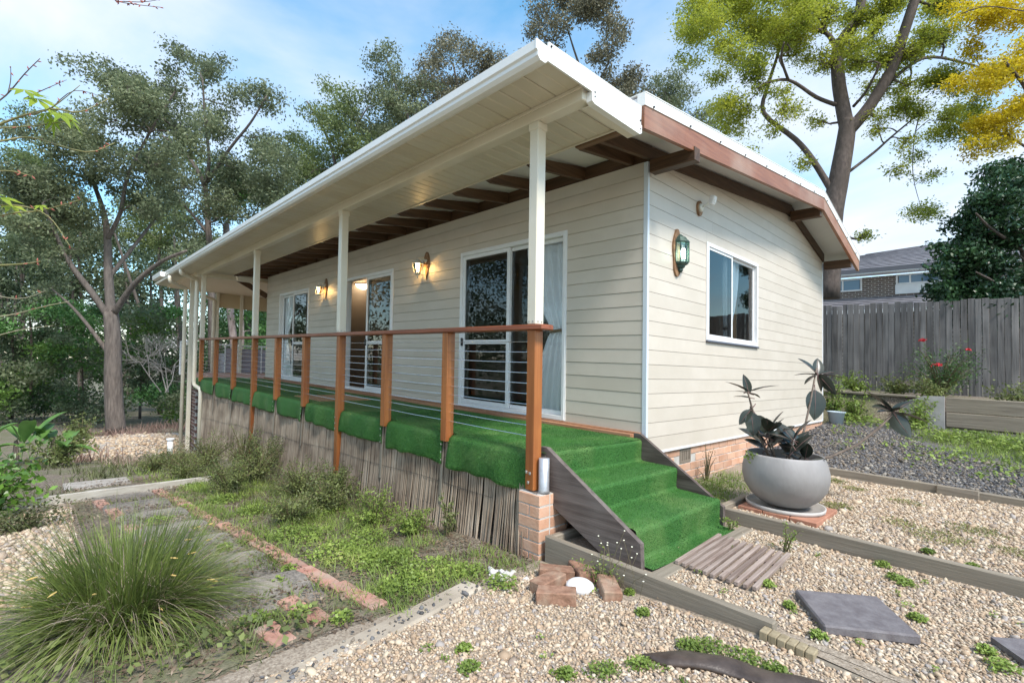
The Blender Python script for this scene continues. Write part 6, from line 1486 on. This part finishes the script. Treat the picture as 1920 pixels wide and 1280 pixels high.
# bottlebrush shrub by the fence
bbx = onz(1800,738,.33)
bb_ = bush('flowering_shrub', 'feathery green shrub with red flowers in front of the paling fence', bbx.x, 8.1, .62, .95, 2600, .06, leafmat('feather_leaf', (.035,.085,.022), (.12,.22,.06), tr=.3, scale=2), 'shrub', stems=40, asp=.28, z=.33)
redm = mat('red_flower', (.62,.02,.035), rough=.6)
for (px_, py_, r_) in ((1757,684,.062), (1731,637,.05), (1815,655,.025)):
    c = opx(px_, py_, y=7.75); c = np.array(W(c)); leaf_quads(c+RNG.normal(0, r_*.5, (60,3))*np.array([1,1,.5]), np.full(60, .045), aspect=.4).build('flower', redm, bb_, warp=False)
for (x, y, r, h, lb) in ((.1,7.9,.35,.42,'leafy plant at the fence foot near the house corner'), (.75,8.1,.4,.35,'spreading plant before the patch board of the fence'), (1.35,7.6,.35,.38,'plant spilling over the concrete end plate'), (2.5,7.6,.5,.3,'low grassy plant on top of the two plank wall'), (.35,6.85,.3,.5,'climber covering the low old planks'), (-.0,6.7,.25,.75,'tall weed growing at the house corner'), (1.25,6.75,.3,.5,'bushy weed before the concrete end plate')):
    bush('garden_plant', lb, x, y, r, h, 700, .06, 'mid' if h < .4 else 'lime', 'plant', 'plants by the fence', stems=18, z=.33 if y > 7.05 else -.18)
# ---------------- banana-like plant
palm = leafmat('banana_leaf', (.05,.13,.03), (.16,.30,.07), rough=.35, tr=.3, scale=3)
bx0 = onz(20,858,-1.7); bp_ = thing('banana_plant', (bx0.x, bx0.y, -1.75), 'banana-like plant with big drooping paddle leaves at the edge of the woods', 'plant')
def paddle(base, d, L, wd, droop):
    d = Vector(d).normalized(); s_ = d.cross(Vector((0,0,1))).normalized(); V = []; n = 12
    for i in range(n+1):
        t_ = i/n; c = Vector(base)+d*(L*t_)-Vector((0,0,1))*(droop*L*t_*t_)
        wv = .012 if t_ < .3 else wd*math.sin(pi*min(1, (t_-.3)/.7)**.75)**.7 if t_ < 1 else .004
        for sg in (-1,-.5,0,.5,1): V.append(W(c+s_*(sg*wv/2*(1+.06*sin(9*i)))+Vector((0,0,abs(sg)*wv*.22))))
    MB().add(V, [(i*5+k, i*5+k+1, i*5+k+6, i*5+k+5) for i in range(n) for k in range(4)]).build('leaf', palm, bp_, smooth=True, warp=False)
for q in range(24):
    a = RNG.uniform(0, 2*pi); el = RNG.uniform(.5,1.35); b0 = Vector((bx0.x+RNG.normal(0,.35), bx0.y+RNG.normal(0,.45), -1.7))
    paddle(b0, (cos(a)*cos(el), sin(a)*cos(el), sin(el)), RNG.uniform(1.0,1.75), RNG.uniform(.20,.30), RNG.uniform(.3,.6))
for q in range(4): b0 = np.array(W((bx0.x+RNG.normal(0,.3), bx0.y+RNG.normal(0,.4), -1.75))); MB().tube([b0, b0+np.array([.03,0,.4])], [.06,.03], 8).build('stem', BARK['grey'], bp_, warp=False)
# ---------------- maple sprays reaching in from the left
spm = mat('maple_twig', (.16,.17,.05), (.24,.20,.09), 30, rough=.6); spl = leafmat('maple_leaf', (.22,.34,.03), (.42,.50,.06), tr=.5, scale=6); budm = mat('maple_bud', (.35,.10,.07), rough=.6); spd = mat('maple_dark_twig', (.10,.07,.05), rough=.7)
def lobed(base, d, up_, L):
    """hanging lobed leaf: five pointed lobes"""
    d = Vector(d).normalized(); s_ = d.cross(Vector(up_)).normalized(); V = [Vector(base)]; F = []
    for an, ln in ((-1.25,.45),(-.62,.75),(0,1),(.62,.75),(1.25,.45)):
        dd = d*cos(an)+s_*sin(an); ss = -d*sin(an)+s_*cos(an); k = len(V)
        droop = Vector((0,0,-.12*L*ln))
        V += [Vector(base)+dd*(L*ln*.45)-ss*(L*.10), Vector(base)+dd*(L*ln)+droop, Vector(base)+dd*(L*ln*.45)+ss*(L*.10)]; F.append((0, k, k+1, k+2))
    return V, F
def spray(label, lines, leaves, dep, col=spm, nbud=14):
    b = at(*lines[0][0][0], dep); root = thing('maple_branch', tuple(b), label, 'branch', 'maple branches reaching in', warp=False)
    tb = MB(); ends = []
    for pts, w0 in lines:
        P = [at(p[0], p[1], dep+RNG.normal(0,.06)) for p in pts]; o = limb(tb, P, w0*dep/FPX/2, w0*dep/FPX/5, 6); ends += o[2:]
    tb.build('twig', col, root, warp=False, smooth=True)
    bm_ = MB()
    for q in range(nbud):
        c = ends[RNG.integers(len(ends))]; dd = unit(RNG.normal(0,1,3)); bm_.tube([c, c+dd*.012, c+dd*.022], [.0016,.004,.0006], 5)
    tag(bm_.build('buds', budm, root, warp=False), kind='stuff')
    for px_, py_, L, r, u in leaves:
        c = at(px_, py_, dep+RNG.normal(0,.04)); V, F = lobed(c, vdir(r, u, RNG.uniform(-.5,.3)), (0,-.3,1), L); MB().add(V, F).build('leaf', spl, root, warp=False)
spray('upper maple branch with hanging lime green leaves against the sky', [([(-60,260),(20,225),(95,205),(150,210),(205,185)], 5), ([(-60,270),(0,265),(60,258),(160,285),(215,268)], 4.5), ([(60,215),(100,200),(150,160)], 3), ([(0,240),(70,235),(140,225)], 2.5)],
      [(45,168,.16,.8,-.5), (70,185,.17,.75,-.55), (95,205,.15,.8,-.6), (115,212,.13,.7,-.7), (85,212,.10,.2,-.7), (130,222,.10,.6,-.8), (100,225,.09,-.2,-.8), (60,178,.10,.5,.0)], 2.7, nbud=22)
spray('lower maple branch with reddish buds and a lime leaf', [([(-60,420),(20,400),(75,395),(150,375)], 4), ([(-60,390),(30,385),(90,405),(130,460)], 3), ([(-60,500),(40,495),(75,490)], 5), ([(-50,330),(10,320),(60,330)], 3)],
      [(0,370,.15,.85,-.35), (20,385,.12,.8,-.5), (-10,365,.1,.5,-.2), (75,385,.07,.5,-.4)], 2.6, nbud=26)
spray('bare dark maple twig with pointed buds against the sky', [([(-40,215),(10,180),(45,140),(75,110)], 3), ([(15,175),(20,150),(20,125)], 2), ([(45,185),(90,165),(125,150)], 2), ([(95,205),(140,170),(200,185)], 1.8)], [], 2.9, spd, 24)
spray('thin pale bare twigs low at the edge of the woods', [([(-60,600),(20,590),(80,575),(130,565)], 2.6), ([(-60,540),(30,560),(85,545)], 2.2), ([(-40,640),(30,620),(100,610)], 2.2)], [], 3.0, mat('pale_twig', (.36,.32,.20), rough=.8), 6)
spray('leafy dark twig hanging into the sky from above', [([(180,-30),(215,0),(250,8),(300,14)], 2.2), ([(230,3),(270,4),(305,-2)], 1.6)], [], 2.9, spd, 30)
